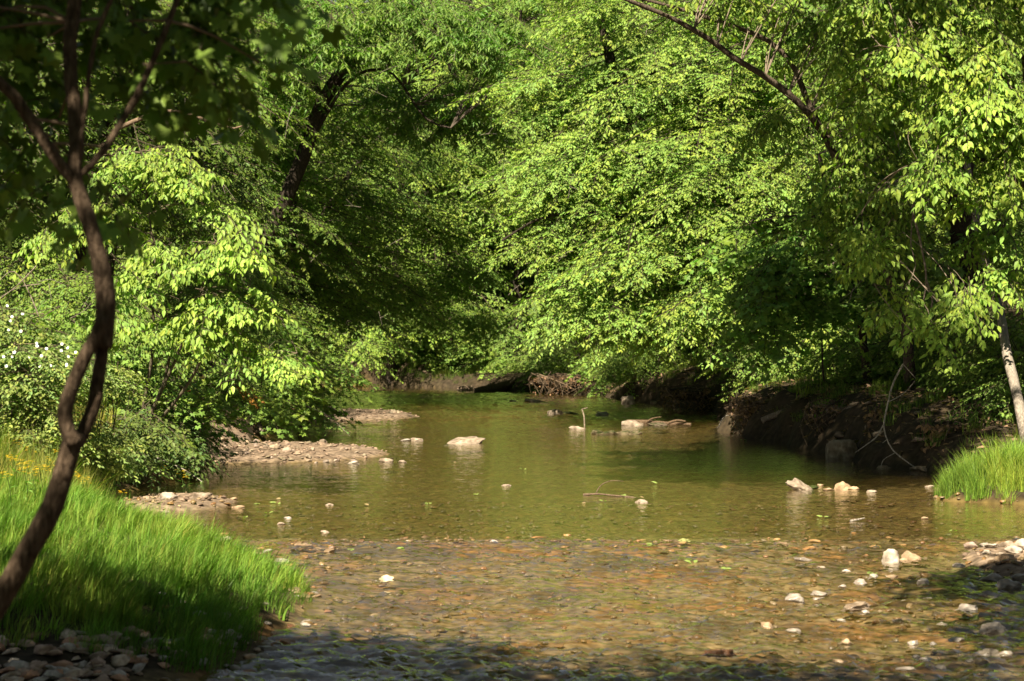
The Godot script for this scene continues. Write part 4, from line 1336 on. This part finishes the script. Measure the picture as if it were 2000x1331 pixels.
		for k in h[7]:
			var u := Vector3(rng.randf_range(-1, 1) * h[4], rng.randf_range(-0.2, 1.0) * h[5], rng.randf_range(0.1, 0.45))
			var s := Shape.new()
			var face := facing(Vector3(rng.randfn() * 0.5, rng.randf_range(0.2, 0.8), 1.0).cross(Vector3(1, 0, 0.2)), Vector3(rng.randfn() * 0.4, 0.6, 1.0))
			for q in 5:
				var b := face * Basis(Vector3.UP, TAU * q / 5.0)
				var w := Color(0.86, 0.86, 0.8)
				s.tri3(Vector3.ZERO, b * Vector3(0.010, 0.003, -0.007), b * Vector3(0.015, 0.002, 0), w)
				s.tri3(Vector3.ZERO, b * Vector3(0.015, 0.002, 0), b * Vector3(0.010, 0.003, 0.007), w)
			put("flower", s.mesh(), M.petal, root).position = c + u - at

const ORDINAL := ["first", "second", "third", "fourth", "fifth", "sixth", "seventh", "eighth", "ninth", "tenth", "eleventh", "twelfth", "thirteenth", "fourteenth", "fifteenth", "sixteenth", "seventeenth", "eighteenth", "nineteenth", "twentieth"]

func count_label(order: Dictionary, what: String, word: String) -> String:
	var key := what + word
	order[key] = order.get(key, -1) + 1
	var k: int = order[key]
	return "%s %s from the left, %s" % [ORDINAL[k] if k < 20 else "twenty-" + ORDINAL[k - 20], what, word]

func forest() -> void:
	# trees of the wood on both banks, each with its trunk, limbs and crown
	var list := [
		# px, d, height, lowest leaves, reach, boughs, kind, brightness, bank word
		[190, 36, 9, 2.2, 2.1, 120, "layered", 0.8], [120, 31, 8, 2.6, 1.9, 110, "layered", 0.55], [-60, 29, 10, 2.6, 2.2, 90, "layered", 0.5], [400, 42, 9, 1.8, 2.0, 120, "layered", 0.8],
		[560, 46, 7.5, 1.2, 2.4, 140, "layered", 0.85], [700, 53, 12, 1.2, 2.5, 150, "layered", 0.8], [640, 60, 16, 2.0, 2.8, 130, "forest", 0.8], [820, 62, 15, 1.5, 2.7, 150, "forest", 0.8],
		[930, 66, 15, 1.6, 2.8, 140, "forest", 0.85], [1040, 62, 14, 1.2, 2.6, 140, "forest", 0.9], [1150, 58, 14, 1.4, 2.6, 130, "forest", 0.9], [1290, 54, 15, 2.0, 2.6, 110, "forest", 0.85],
		[1420, 48, 15, 2.6, 2.5, 130, "forest", 0.8], [1560, 44, 15, 2.8, 2.4, 130, "forest", 0.8], [1500, 56, 16, 2.0, 2.6, 120, "forest", 0.8], [1660, 50, 16, 2.4, 2.5, 120, "forest", 0.8], [1820, 46, 16, 2.4, 2.5, 110, "forest", 0.8], [880, 59, 17, 1.6, 2.6, 130, "layered", 0.9], [1010, 58, 17, 5.5, 2.6, 110, "layered", 0.9], [1720, 40, 14, 2.8, 2.3, 90, "layered", 0.85], [1880, 36, 14, 3.0, 2.3, 90, "layered", 0.85], [2060, 33, 13, 2.6, 2.2, 80, "layered", 0.8],
	]
	for h in [[520, 50, 6.5, 1.0, 2.0, 120, "layered", 0.95], [600, 54, 16, 1.4, 2.5, 120, "layered", 0.95], [760, 58, 16, 1.2, 2.6, 130, "layered", 1.0], [980, 60, 16, 1.2, 2.6, 130, "layered", 1.0], [480, 44, 7.5, 1.4, 2.0, 90, "layered", 0.95]]:
		list.append(h)
	for k in 17:
		list.append([-350 + 165 * k + rng.randf_range(-40, 40), rng.randf_range(74, 84), 22, 2.0, 3.6, 130, "forest", 0.75])
	for k in 13:
		list.append([-300 + 215 * k + rng.randf_range(-60, 60), rng.randf_range(64, 71), 15, 1.6, 2.9, 110, "forest", 0.8])
	for k in 13:
		list.append([-350 + 225 * k + rng.randf_range(-60, 60), rng.randf_range(96, 112), 30, 2.0, 5.0, 150, "forest", 0.7])
	list.sort_custom(func(p, q): return p[0] < q[0])
	var order := {}
	for h in list:
		var d: float = h[1]
		var x: float = (h[0] - 1000.0) * d / FOCAL
		if inland(x, d) < 0.3 and d < 58.0:
			x = along(RIGHT, d) + 0.8 if h[0] > 1000 else along(LEFT, d) - 0.8
		var at := on_ground(x, d)
		var word: String = ("front of the wood beyond the bend" if d < 73.0 else ("middle of the wood beyond the bend" if d < 90.0 else "hillside wood behind all others")) if d > 57.0 else ("left bank behind the shrubs" if x < 0.0 else "right bank behind the layered tree")
		var root := thing("forest_tree", count_label(order, "%s tree" % ("small-leaved" if h[6] == "layered" else "broad-leaved"), word), "tree", at, "trees of the %s" % word)
		var tall: float = minf(h[2], 2.2 + 0.155 * d - at.y)
		var lean := Vector3(rng.randf_range(-0.8, 0.8) - 0.6 * signf(x), 0, rng.randf_range(-0.3, 0.8))
		var t := [at - Vector3(0, 0.4, 0), at + Vector3(0, tall * 0.3, 0) + lean * 0.25, at + Vector3(0, tall * 0.6, 0) + lean * 0.6, at + Vector3(0, tall, 0) + lean]
		limb(root, "trunk", t, 0.07 + tall * 0.004 + rng.randf() * 0.04, 0.04, DARK_BARK if rng.randf() < 0.7 else BARK, 8, 14)
		var bones := spline(t, 18)
		var lobes := []
		var r: float = h[4]
		for k in 7:
			var u := k / 6.0
			var a := rng.randf() * TAU
			var off := r * (0.55 if k < 6 else 0.0)
			var c: Vector3 = at + lean * u + Vector3(cos(a) * off, lerpf(h[3], tall - 1.0, u), sin(a) * off)
			lobes.append([c, Vector3(r, r * 0.42, r) * rng.randf_range(0.65, 1.0), int(h[5] * 1.45 / 7.0)])
		var b: float = h[7] * rng.randf_range(0.85, 1.15)
		crown(root, h[6], lobes, bones, Color(0.24, 0.37, 0.06) * b, Vector3(-0.4 * signf(x), 0, 0.6), M.leaf, DARK_BARK, 0, 1.15, 0.4, 0.2)
	# bushes along the banks
	var n := 0
	var tally := {}
	var bushes := [[700, 690, 61], [745, 700, 62], [790, 690, 62.5], [840, 700, 61.5], [885, 690, 62], [930, 700, 60.5], [975, 690, 59], [1020, 720, 56.5], [820, 640, 64], [880, 620, 66], [950, 640, 63], [760, 600, 66], [1040, 640, 59], [690, 700, 48], [640, 690, 44], [730, 715, 56], [800, 715, 61], [870, 705, 62], [950, 715, 60], [1010, 700, 57], [760, 660, 60], [1060, 710, 55], [1110, 720, 53], [1180, 725, 50], [900, 650, 66], [1000, 640, 62], [600, 640, 42], [540, 660, 36], [1250, 740, 47], [250, 680, 25], [160, 620, 26], [60, 560, 27], [450, 560, 33], [100, 700, 24], [1990, 700, 26], [2040, 780, 25], [1700, 690, 38], [1560, 710, 42], [1850, 690, 35], [1960, 700, 32], [1450, 715, 46], [700, 735, 59.6], [770, 738, 59.8], [840, 740, 59.4], [900, 740, 58.6], [960, 742, 57.4], [1520, 735, 36], [1610, 730, 34], [1700, 735, 32], [1780, 740, 31], [1860, 750, 29], [1940, 760, 27.5]]
	bushes.sort_custom(func(p, q): return p[0] < q[0])
	for h in bushes:
		var c := P(h[0], h[1], h[2])
		if h.size() > 3:
			c.x = along(RIGHT, h[2]) + rng.randf_range(0.15, 0.5)
			c.y = rng.randf_range(0.55, 0.95)
		if inland(c.x, h[2]) < 0.25 and h[2] < 57 and h.size() < 4:
			c.x = along(RIGHT, h[2]) + 0.4 if c.x > 0.0 else along(LEFT, h[2]) - 0.4
		var at := on_ground(c.x, h[2])
		c.y = maxf(c.y, at.y + (0.12 if h.size() > 3 else 0.35))
		var word: String = "far bend of the creek" if h[2] > 52 else ("left bank" if c.x < 0.0 else "shaded right bank")
		var root := thing("bush", count_label(tally, "%s bush" % {"layered": "layered small-leaved", "maple": "lobed-leaved", "fine": "fine-leaved"}[["layered", "maple", "fine", "layered"][n % 4]], word), "bush", at, "bushes along the %s" % word)
		var bones := []
		for k in 3:
			var st := [at, c + Vector3(rng.randf_range(-0.4, 0.4), rng.randf_range(0.0, 0.6), rng.randf_range(-0.3, 0.3))]
			limb(root, "stem", st, 0.016, 0.005, DARK_BARK, 5, 6)
			bones += spline(st, 5)
		var r: float = 0.45 + h[2] * 0.012
		var kind: String = ["layered", "maple", "fine", "layered"][n % 4]
		crown(root, kind, [[c, Vector3(r, r * 0.7, r), 34 if kind != "fine" else 80], [c.lerp(at, 0.6), Vector3(r, r * 0.5, r), 16]], bones, Color(0.21, 0.32, 0.055), Vector3(-0.3 * signf(c.x), 0, 0.8), M.leaf, DARK_BARK, 0, 0.75 if kind != "fine" else 1.0, 0.4, 0.22)
		n += 1

# ---------------------------------------------------------------- dead wood, roots, flowers, litter
func wood(called: String, label: String, category: String, paths: Array, col: Color, mat: Material = null, part := "branch") -> Node3D:
	# paths: [points, thick radius, thin radius]
	var root := thing(called, label, category, paths[0][0][0])
	for k in paths.size():
		limb(root, part if k else "stem", paths[k][0], paths[k][1], paths[k][2], col, 7, 14, mat)
	return root

func dead_wood() -> void:
	var grey := Color(0.5, 0.455, 0.385)
	wood("dead_branch", "bare grey forked dead branch drooping to the right waterline", "branch", [
		[pp([[1765, 712], [1745, 750], [1735, 790], [1727, 830], [1732, 855], [1745, 880], [1765, 897], [1790, 915]], 24.6, 23.8), 0.014, 0.006],
		[pp([[1727, 830], [1712, 855], [1690, 872], [1672, 884]], 24.3, 24.0), 0.009, 0.004], [pp([[1737, 785], [1765, 770], [1788, 745]], 24.5, 24.6), 0.008, 0.003], [pp([[1765, 712], [1790, 740]], 24.6), 0.006, 0.003], [pp([[1735, 858], [1725, 866]], 24.2), 0.005, 0.003], [pp([[1750, 885], [1728, 898], [1722, 912]], 24.0), 0.006, 0.003]], grey)
	wood("hanging_vine", "pale woody vine hanging down before the dark trunk", "vine", [
		[pp([[1790, 372], [1783, 410], [1798, 470], [1810, 540], [1806, 580], [1800, 620]], 26.0), 0.020, 0.008],
		[pp([[1785, 400], [1780, 480], [1790, 520], [1775, 560], [1785, 610], [1788, 650]], 26.1), 0.009, 0.004], [pp([[1808, 540], [1822, 590], [1815, 615], [1811, 632]], 26.0), 0.012, 0.014]], Color(0.42, 0.35, 0.27))
	wood("thin_sapling", "thin dark sapling stem standing on the right bank", "sapling", [[[on_ground(4.75, 31.5)] + pp([[1610, 740], [1606, 660], [1603, 600]], 31.0), 0.02, 0.010]], DARK_BARK)
	wood("pool_snag", "twig with green leaves snagged in mid pool, one end arching up", "driftwood", [
		[pp([[1140, 967], [1170, 966], [1200, 969], [1235, 972], [1262, 978]], 20.3, 20.0), 0.011, 0.006], [pp([[1164, 965], [1175, 948], [1195, 940], [1218, 941]], 20.3), 0.006, 0.003], [pp([[1125, 981], [1170, 981], [1200, 979], [1225, 973]], 19.7, 20.0), 0.006, 0.004]], Color(0.24, 0.18, 0.12))
	wood("floating_stick", "short pale stick floating in the right shallows", "stick", [[pp([[1662, 1019], [1690, 1013]], 17.55, 17.6), 0.012, 0.006]], grey)
	wood("stake", "thin broken wooden stake standing in the stream", "stake", [[pp([[1142, 836], [1141, 815], [1137, 800]], 34.6, 34.7), 0.014, 0.012], [pp([[1137, 800], [1148, 797]], 34.7, 34.7), 0.011, 0.009]], Color(0.34, 0.28, 0.2))
	wood("leaning_stick", "bare white stick leaning from the left shrub into the water", "stick", [[pp([[285, 887], [330, 905], [365, 922], [395, 943]], 22.0, 21.8), 0.008, 0.004]], Color(0.55, 0.5, 0.42))
	wood("driftwood_branch", "dark driftwood lodged right of the rounded pale rock", "driftwood", [
		[pp([[1225, 826], [1270, 826], [1310, 829], [1350, 830]], 35.6, 35.2), 0.05, 0.03], [pp([[1262, 826], [1275, 818], [1292, 815]], 35.4), 0.018, 0.008], [pp([[1300, 829], [1322, 822], [1340, 824]], 35.2), 0.028, 0.015]], Color(0.2, 0.14, 0.09))
	wood("fallen_log", "dark fallen log lying along the far waterline", "log", [[pp([[932, 768], [965, 760], [1000, 752], [1030, 748]], 53.0, 54.0), 0.14, 0.11], [pp([[990, 755], [1010, 742], [1035, 730]], 53.4), 0.05, 0.03]], Color(0.19, 0.14, 0.10))
	wood("bank_log", "pale broken log end jutting out of the right bank", "log", [[pp([[1618, 804], [1640, 804], [1680, 808]], 28.2, 28.0), 0.065, 0.06]], Color(0.45, 0.37, 0.28), null, "limb")
	wood("grey_root_log", "grey curved log lying on the right bank's edge", "log", [[pp([[1490, 822], [1530, 806], [1562, 800], [1590, 790]], 30.4, 30.0), 0.05, 0.04], [pp([[1530, 806], [1550, 826], [1580, 830], [1620, 815]], 30.3), 0.025, 0.015]], Color(0.36, 0.30, 0.23))
	wood("twig_in_shallows", "bleached twig curving out of the water by the right bank roots", "twig", [[pp([[1405, 835], [1412, 818], [1425, 812], [1440, 820]], 31.8, 32.2), 0.008, 0.004], [pp([[1412, 820], [1400, 838]], 31.8), 0.005, 0.003]], grey)
	var sprig := wood("leafy_drooping_twig", "leafy twig drooping into the water behind the gravel bar", "twig", [[pp([[560, 780], [600, 795], [640, 812], [665, 835], [682, 852]], 31.0, 30.6), 0.012, 0.004], [pp([[640, 812], [648, 835], [640, 850]], 30.8), 0.005, 0.003]], Color(0.3, 0.26, 0.2))
	crown(sprig, "maple", [[P(645, 822, 30.8), Vector3(0.12, 0.05, 0.1), 4]], [], Color(0.2, 0.32, 0.07), Vector3(0.6, 0, 0.6), M.leaf, grey, 0, 0.35, 0.4)
	var shrub := [[pp([[75, 620], [50, 560], [20, 530], [-20, 570]], 20.5), 0.007, 0.003], [pp([[70, 520], [30, 560], [-10, 590]], 20.4), 0.007, 0.003], [pp([[80, 555], [40, 560], [0, 580]], 20.6), 0.006, 0.003]]
	wood("bare_briar", "bare pale briar canes arching at the left edge", "briar", shrub, Color(0.42, 0.36, 0.28))
	wood("bare_left_branch", "bare brown branch with an upturned tip above the left shrub", "branch", [[pp([[230, 250], [320, 218], [390, 230], [440, 247], [468, 250], [490, 232]], 27.0, 26.5), 0.034, 0.010], [pp([[432, 243], [450, 225], [462, 222]], 26.6), 0.014, 0.006], [pp([[432, 240], [434, 222]], 26.6), 0.012, 0.004]], Color(0.34, 0.25, 0.17))
	# twiggy dead stems scattered through the crowns
	for k in 60:
		var px := rng.randf_range(0, 2000)
		var py := rng.randf_range(20, 640)
		var d := rng.randf_range(24, 27) if px < 600 else (rng.randf_range(26, 30) if px > 1500 else rng.randf_range(35.5, 38))
		var dir := Vector3(rng.randf_range(-1, 1), rng.randf_range(-0.8, 0.8), rng.randf_range(-0.3, 0.3)).normalized() * rng.randf_range(0.2, 0.5)
		var a := P(px, py, d)
		var side := "right bank trees" if px > 1500 else ("left bank thicket" if px < 600 else "trees over the pool")
		var o := wood("dead_twig", "bare pale dead twig caught among the leaves of the %s" % side, "twig", [[[a, a + dir * 0.5 + Vector3(0, rng.randf_range(-0.06, 0.06), 0), a + dir], 0.005, 0.002], [[a + dir * 0.45, a + dir * 0.7 + Vector3(rng.randf_range(-0.15, 0.15), rng.randf_range(-0.2, 0.2), 0.05)], 0.004, 0.002]], Color(0.36, 0.32, 0.26))
		o.set_meta("group", "dead twigs of the %s" % side)

func roots() -> void:
	for h in [["tangle of roots and dead leaves hanging from the undercut right bank", 1425, 1530, 775, 848, 31.6, 50], ["dark root mass under the pale log of the right bank", 1575, 1690, 790, 880, 28.2, 46], ["tangled grey roots in the deep shade beneath the layered tree", 1290, 1390, 760, 805, 41.0, 34], ["tree roots clasping the far right bank by the fallen log", 1035, 1160, 735, 780, 50.5, 30], ["bare roots trailing from the right bank behind the squared rock", 1690, 1800, 800, 890, 26.2, 30], ["thin roots and vines on the shaded bank behind the tussock", 1800, 1930, 830, 910, 24.2, 26]]:
		var d: float = h[5]
		var c := P((h[1] + h[2]) * 0.5, (h[3] + h[4]) * 0.5, d)
		var root := thing("root_tangle", h[0], "roots", Vector3(c.x, ground(c.x, d + 0.3), c.z))
		for k in h[6]:
			var a := P(rng.randf_range(h[1], h[2]), h[3] + rng.randf_range(-8, 14), d + rng.randf_range(0.0, 0.5))
			var b := P(rng.randf_range(h[1], h[2]), rng.randf_range(h[3] + 20, h[4]), d + rng.randf_range(-0.5, 0.1))
			var m := a.lerp(b, 0.5) + Vector3(rng.randf_range(-0.2, 0.2), rng.randf_range(0.0, 0.15), rng.randf_range(-0.1, 0.25))
			var l := rng.randf_range(0.5, 1.5)
			limb(root, "root", [a, m, b], rng.randf_range(0.005, 0.018), 0.003, Color(0.24, 0.18, 0.12) * l, 5, 8)
		# dead leaves caught in it
		var s := Shape.new()
		for k in 260:
			var p := P(rng.randf_range(h[1], h[2]), lerpf(h[3], h[4], pow(rng.randf(), 1.4)), d + rng.randf_range(-0.35, 0.4)) - root.position
			var l := rng.randf_range(0.5, 1.3)
			leaf_into(s, Transform3D(facing(Vector3(rng.randfn(), -0.8, rng.randfn()), Vector3(rng.randfn(), rng.randfn(), 1)), p), rng.randf_range(0.05, 0.1), 0.035, Color(0.22, 0.13, 0.075) * l, "ovate")
		var o := put("dead_leaves", s.mesh(), M.grass, root)
		o.set_meta("kind", "stuff")
		var bank := put("earth", stone_shape(Vector3((h[2] - h[1]) * d / FOCAL * 0.56, (h[4] - h[3]) * d / FOCAL * 0.42, 0.45), Color(0.085, 0.06, 0.038), 3, 0.3).mesh(), M.ground, root)
		bank.position = P((h[1] + h[2]) * 0.5, (h[3] + h[4]) * 0.5 - 8, d + 0.55) - root.position

func bank_litter() -> void:
	var shape := Shape.new()
	leaf_into(shape, Transform3D(), 1.0, 0.5, Color.WHITE, "ovate")
	var m := shape.mesh()
	var xf := []
	var cols := []
	for k in 5000:
		var d := rng.randf_range(21.0, 50.0)
		var right := rng.randf() < 0.7
		var x := (along(RIGHT, d) + rng.randf_range(0.0, 1.6)) if right else (along(LEFT, d) - rng.randf_range(0.0, 1.6))
		var w := inland(x, d)
		if w < 0.02:
			continue
		var l := rng.randf_range(0.45, 1.2)
		xf.append(Transform3D(facing(Vector3(rng.randfn(), rng.randf_range(-0.3, 0.5), rng.randfn()), Vector3(rng.randfn() * 0.5, 1, rng.randfn() * 0.5)).scaled_local(Vector3.ONE * rng.randf_range(0.05, 0.11)), on_ground(x, d) + Vector3(0, 0.012, 0)))
		cols.append(Color(0.27 * l, 0.17 * l, 0.10 * l))
	many("leaf_litter", m, M.grass, xf, cols).set_meta("label", "brown dead leaves littering the banks under the trees")

func flowers() -> void:
	var list := [[322, 938, 21.0], [352, 944, 20.8], [362, 952, 20.6], [236, 962, 18.2], [166, 952, 16.4], [158, 960, 16.2], [60, 1000, 14.2], [45, 1012, 14.0], [12, 1030, 13.6], [75, 1012, 14.3], [38, 930, 16.2], [20, 905, 16.6], [90, 900, 17.2], [130, 915, 17.0], [60, 880, 17.6], [110, 885, 17.5], [35, 865, 17.8], [75, 915, 16.8], [150, 930, 16.9], [25, 945, 15.8], [100, 940, 16.4], [50, 960, 15.4]]
	var words := ["near the water at the shrub's foot", "beside the water stick", "lowest by the water stick", "at the tip of the tall grass", "right of the leaning trunk", "beside the one right of the leaning trunk", "in the shaded grass", "in the shaded grass", "in the shaded grass", "in the shaded grass", "in the sunny tall grass", "in the sunny tall grass", "in the sunny tall grass", "in the sunny tall grass", "in the sunny tall grass", "in the sunny tall grass", "in the sunny tall grass", "in the sunny tall grass", "in the sunny tall grass", "in the sunny tall grass", "in the sunny tall grass", "in the sunny tall grass"]
	for k in list.size():
		var top := P(list[k][0], list[k][1], list[k][2])
		var at := on_ground(top.x + 0.02, list[k][2])
		if top.y - at.y > 0.7:
			top.y = at.y + 0.6
		top.y = maxf(top.y, at.y + 0.28)
		var root := thing("yellow_flower", "yellow ragwort flower head %s" % words[k], "flower", at, "yellow flowers %s" % words[k])
		limb(root, "stem", [at - Vector3(0, 0.02, 0), at.lerp(top, 0.5) + Vector3(0.015, 0, 0), top], 0.004, 0.0025, Color(0.12, 0.2, 0.04), 5, 6)
		var s := Shape.new()
		for q in 9:
			var c := Vector3(rng.randf_range(-0.045, 0.045), rng.randf_range(-0.02, 0.03), rng.randf_range(-0.04, 0.04))
			for w in 7:
				var a := TAU * w / 7.0
				var l := rng.randf_range(0.8, 1.0)
				leaf_into(s, Transform3D(facing(Vector3(cos(a), 0.2, sin(a)), Vector3.UP), c), 0.013, 0.007, Color(0.85 * l, 0.58 * l, 0.02), "ovate")
		var f := put("flower_head", s.mesh(), M.petal, root)
		f.position = top - at
		for q in 3:
			var lf := Shape.new()
			var a := rng.randf() * TAU
			leaf_into(lf, Transform3D(facing(Vector3(cos(a), 0.5, sin(a)), Vector3.UP), Vector3.ZERO), 0.07, 0.022, Color(0.16, 0.28, 0.06), "ovate")
			put("leaf", lf.mesh(), M.grass, root).position = (top - at) * (0.3 + 0.2 * q)

func floating_leaves() -> void:
	# fallen green leaves and bits lying on the water, each its own thing
	var list := [[886, 905], [1020, 917], [924, 967], [1145, 983], [1178, 980], [1215, 969], [1258, 973], [500, 985], [535, 983], [548, 975], [520, 1003], [470, 1010], [720, 988], [1415, 1112], [1345, 1100], [1000, 1072], [785, 1072], [680, 1075], [1840, 952], [1860, 1038], [1700, 1122], [1500, 1145], [1270, 1065], [830, 985], [735, 1017], [1425, 855], [1450, 860], [1405, 865], [1280, 945], [1600, 1010]]
	for k in list.size():
		var p := on_water(list[k][0], list[k][1], 0.008)
		var s := Shape.new()
		var n := 1 + k % 3
		for q in n:
			var a := rng.randf() * TAU
			leaf_into(s, Transform3D(facing(Vector3(cos(a), rng.randf_range(0.0, 0.5), sin(a)), Vector3(rng.randfn() * 0.4, 1, 0.5)), Vector3(0.02 * q, 0.0, 0.01 * q)), rng.randf_range(0.04, 0.065), 0.028, (Color(0.26, 0.34, 0.09) if k % 3 else Color(0.32, 0.24, 0.12)) * rng.randf_range(0.6, 1.0), "ovate")
		var o := put("floating_leaf", s.mesh(), M.leaf)
		o.position = p
		var word := "riffle" if list[k][1] > 1040 else "pool"
		tag(o, "small green fallen leaf floating on the %s" % word, "leaf", "green leaves floating on the %s" % word)

func _ready() -> void:
	rng.seed = 20240517
	noise_a.seed = 4; noise_a.frequency = 0.5; noise_a.noise_type = FastNoiseLite.TYPE_SIMPLEX_SMOOTH
	noise_b.seed = 9; noise_b.frequency = 1.0; noise_b.noise_type = FastNoiseLite.TYPE_SIMPLEX_SMOOTH
	noise_c.seed = 15; noise_c.frequency = 1.0; noise_c.noise_type = FastNoiseLite.TYPE_SIMPLEX_SMOOTH
	noise_b.fractal_octaves = 3; noise_a.fractal_octaves = 3; noise_c.fractal_octaves = 2
	make_view()
	make_materials()
	make_ico()
	make_ground()
	make_water()
	make_boughs()
	forest()
	main_trees()
	foreground_tree()
	overhead_tree()
	added_trees_behind()
	added_shade_tree()
	shrubs()
	make_grass()
	make_stones()
	dead_wood()
	roots()
	bank_litter()
	flowers()
	floating_leaves()
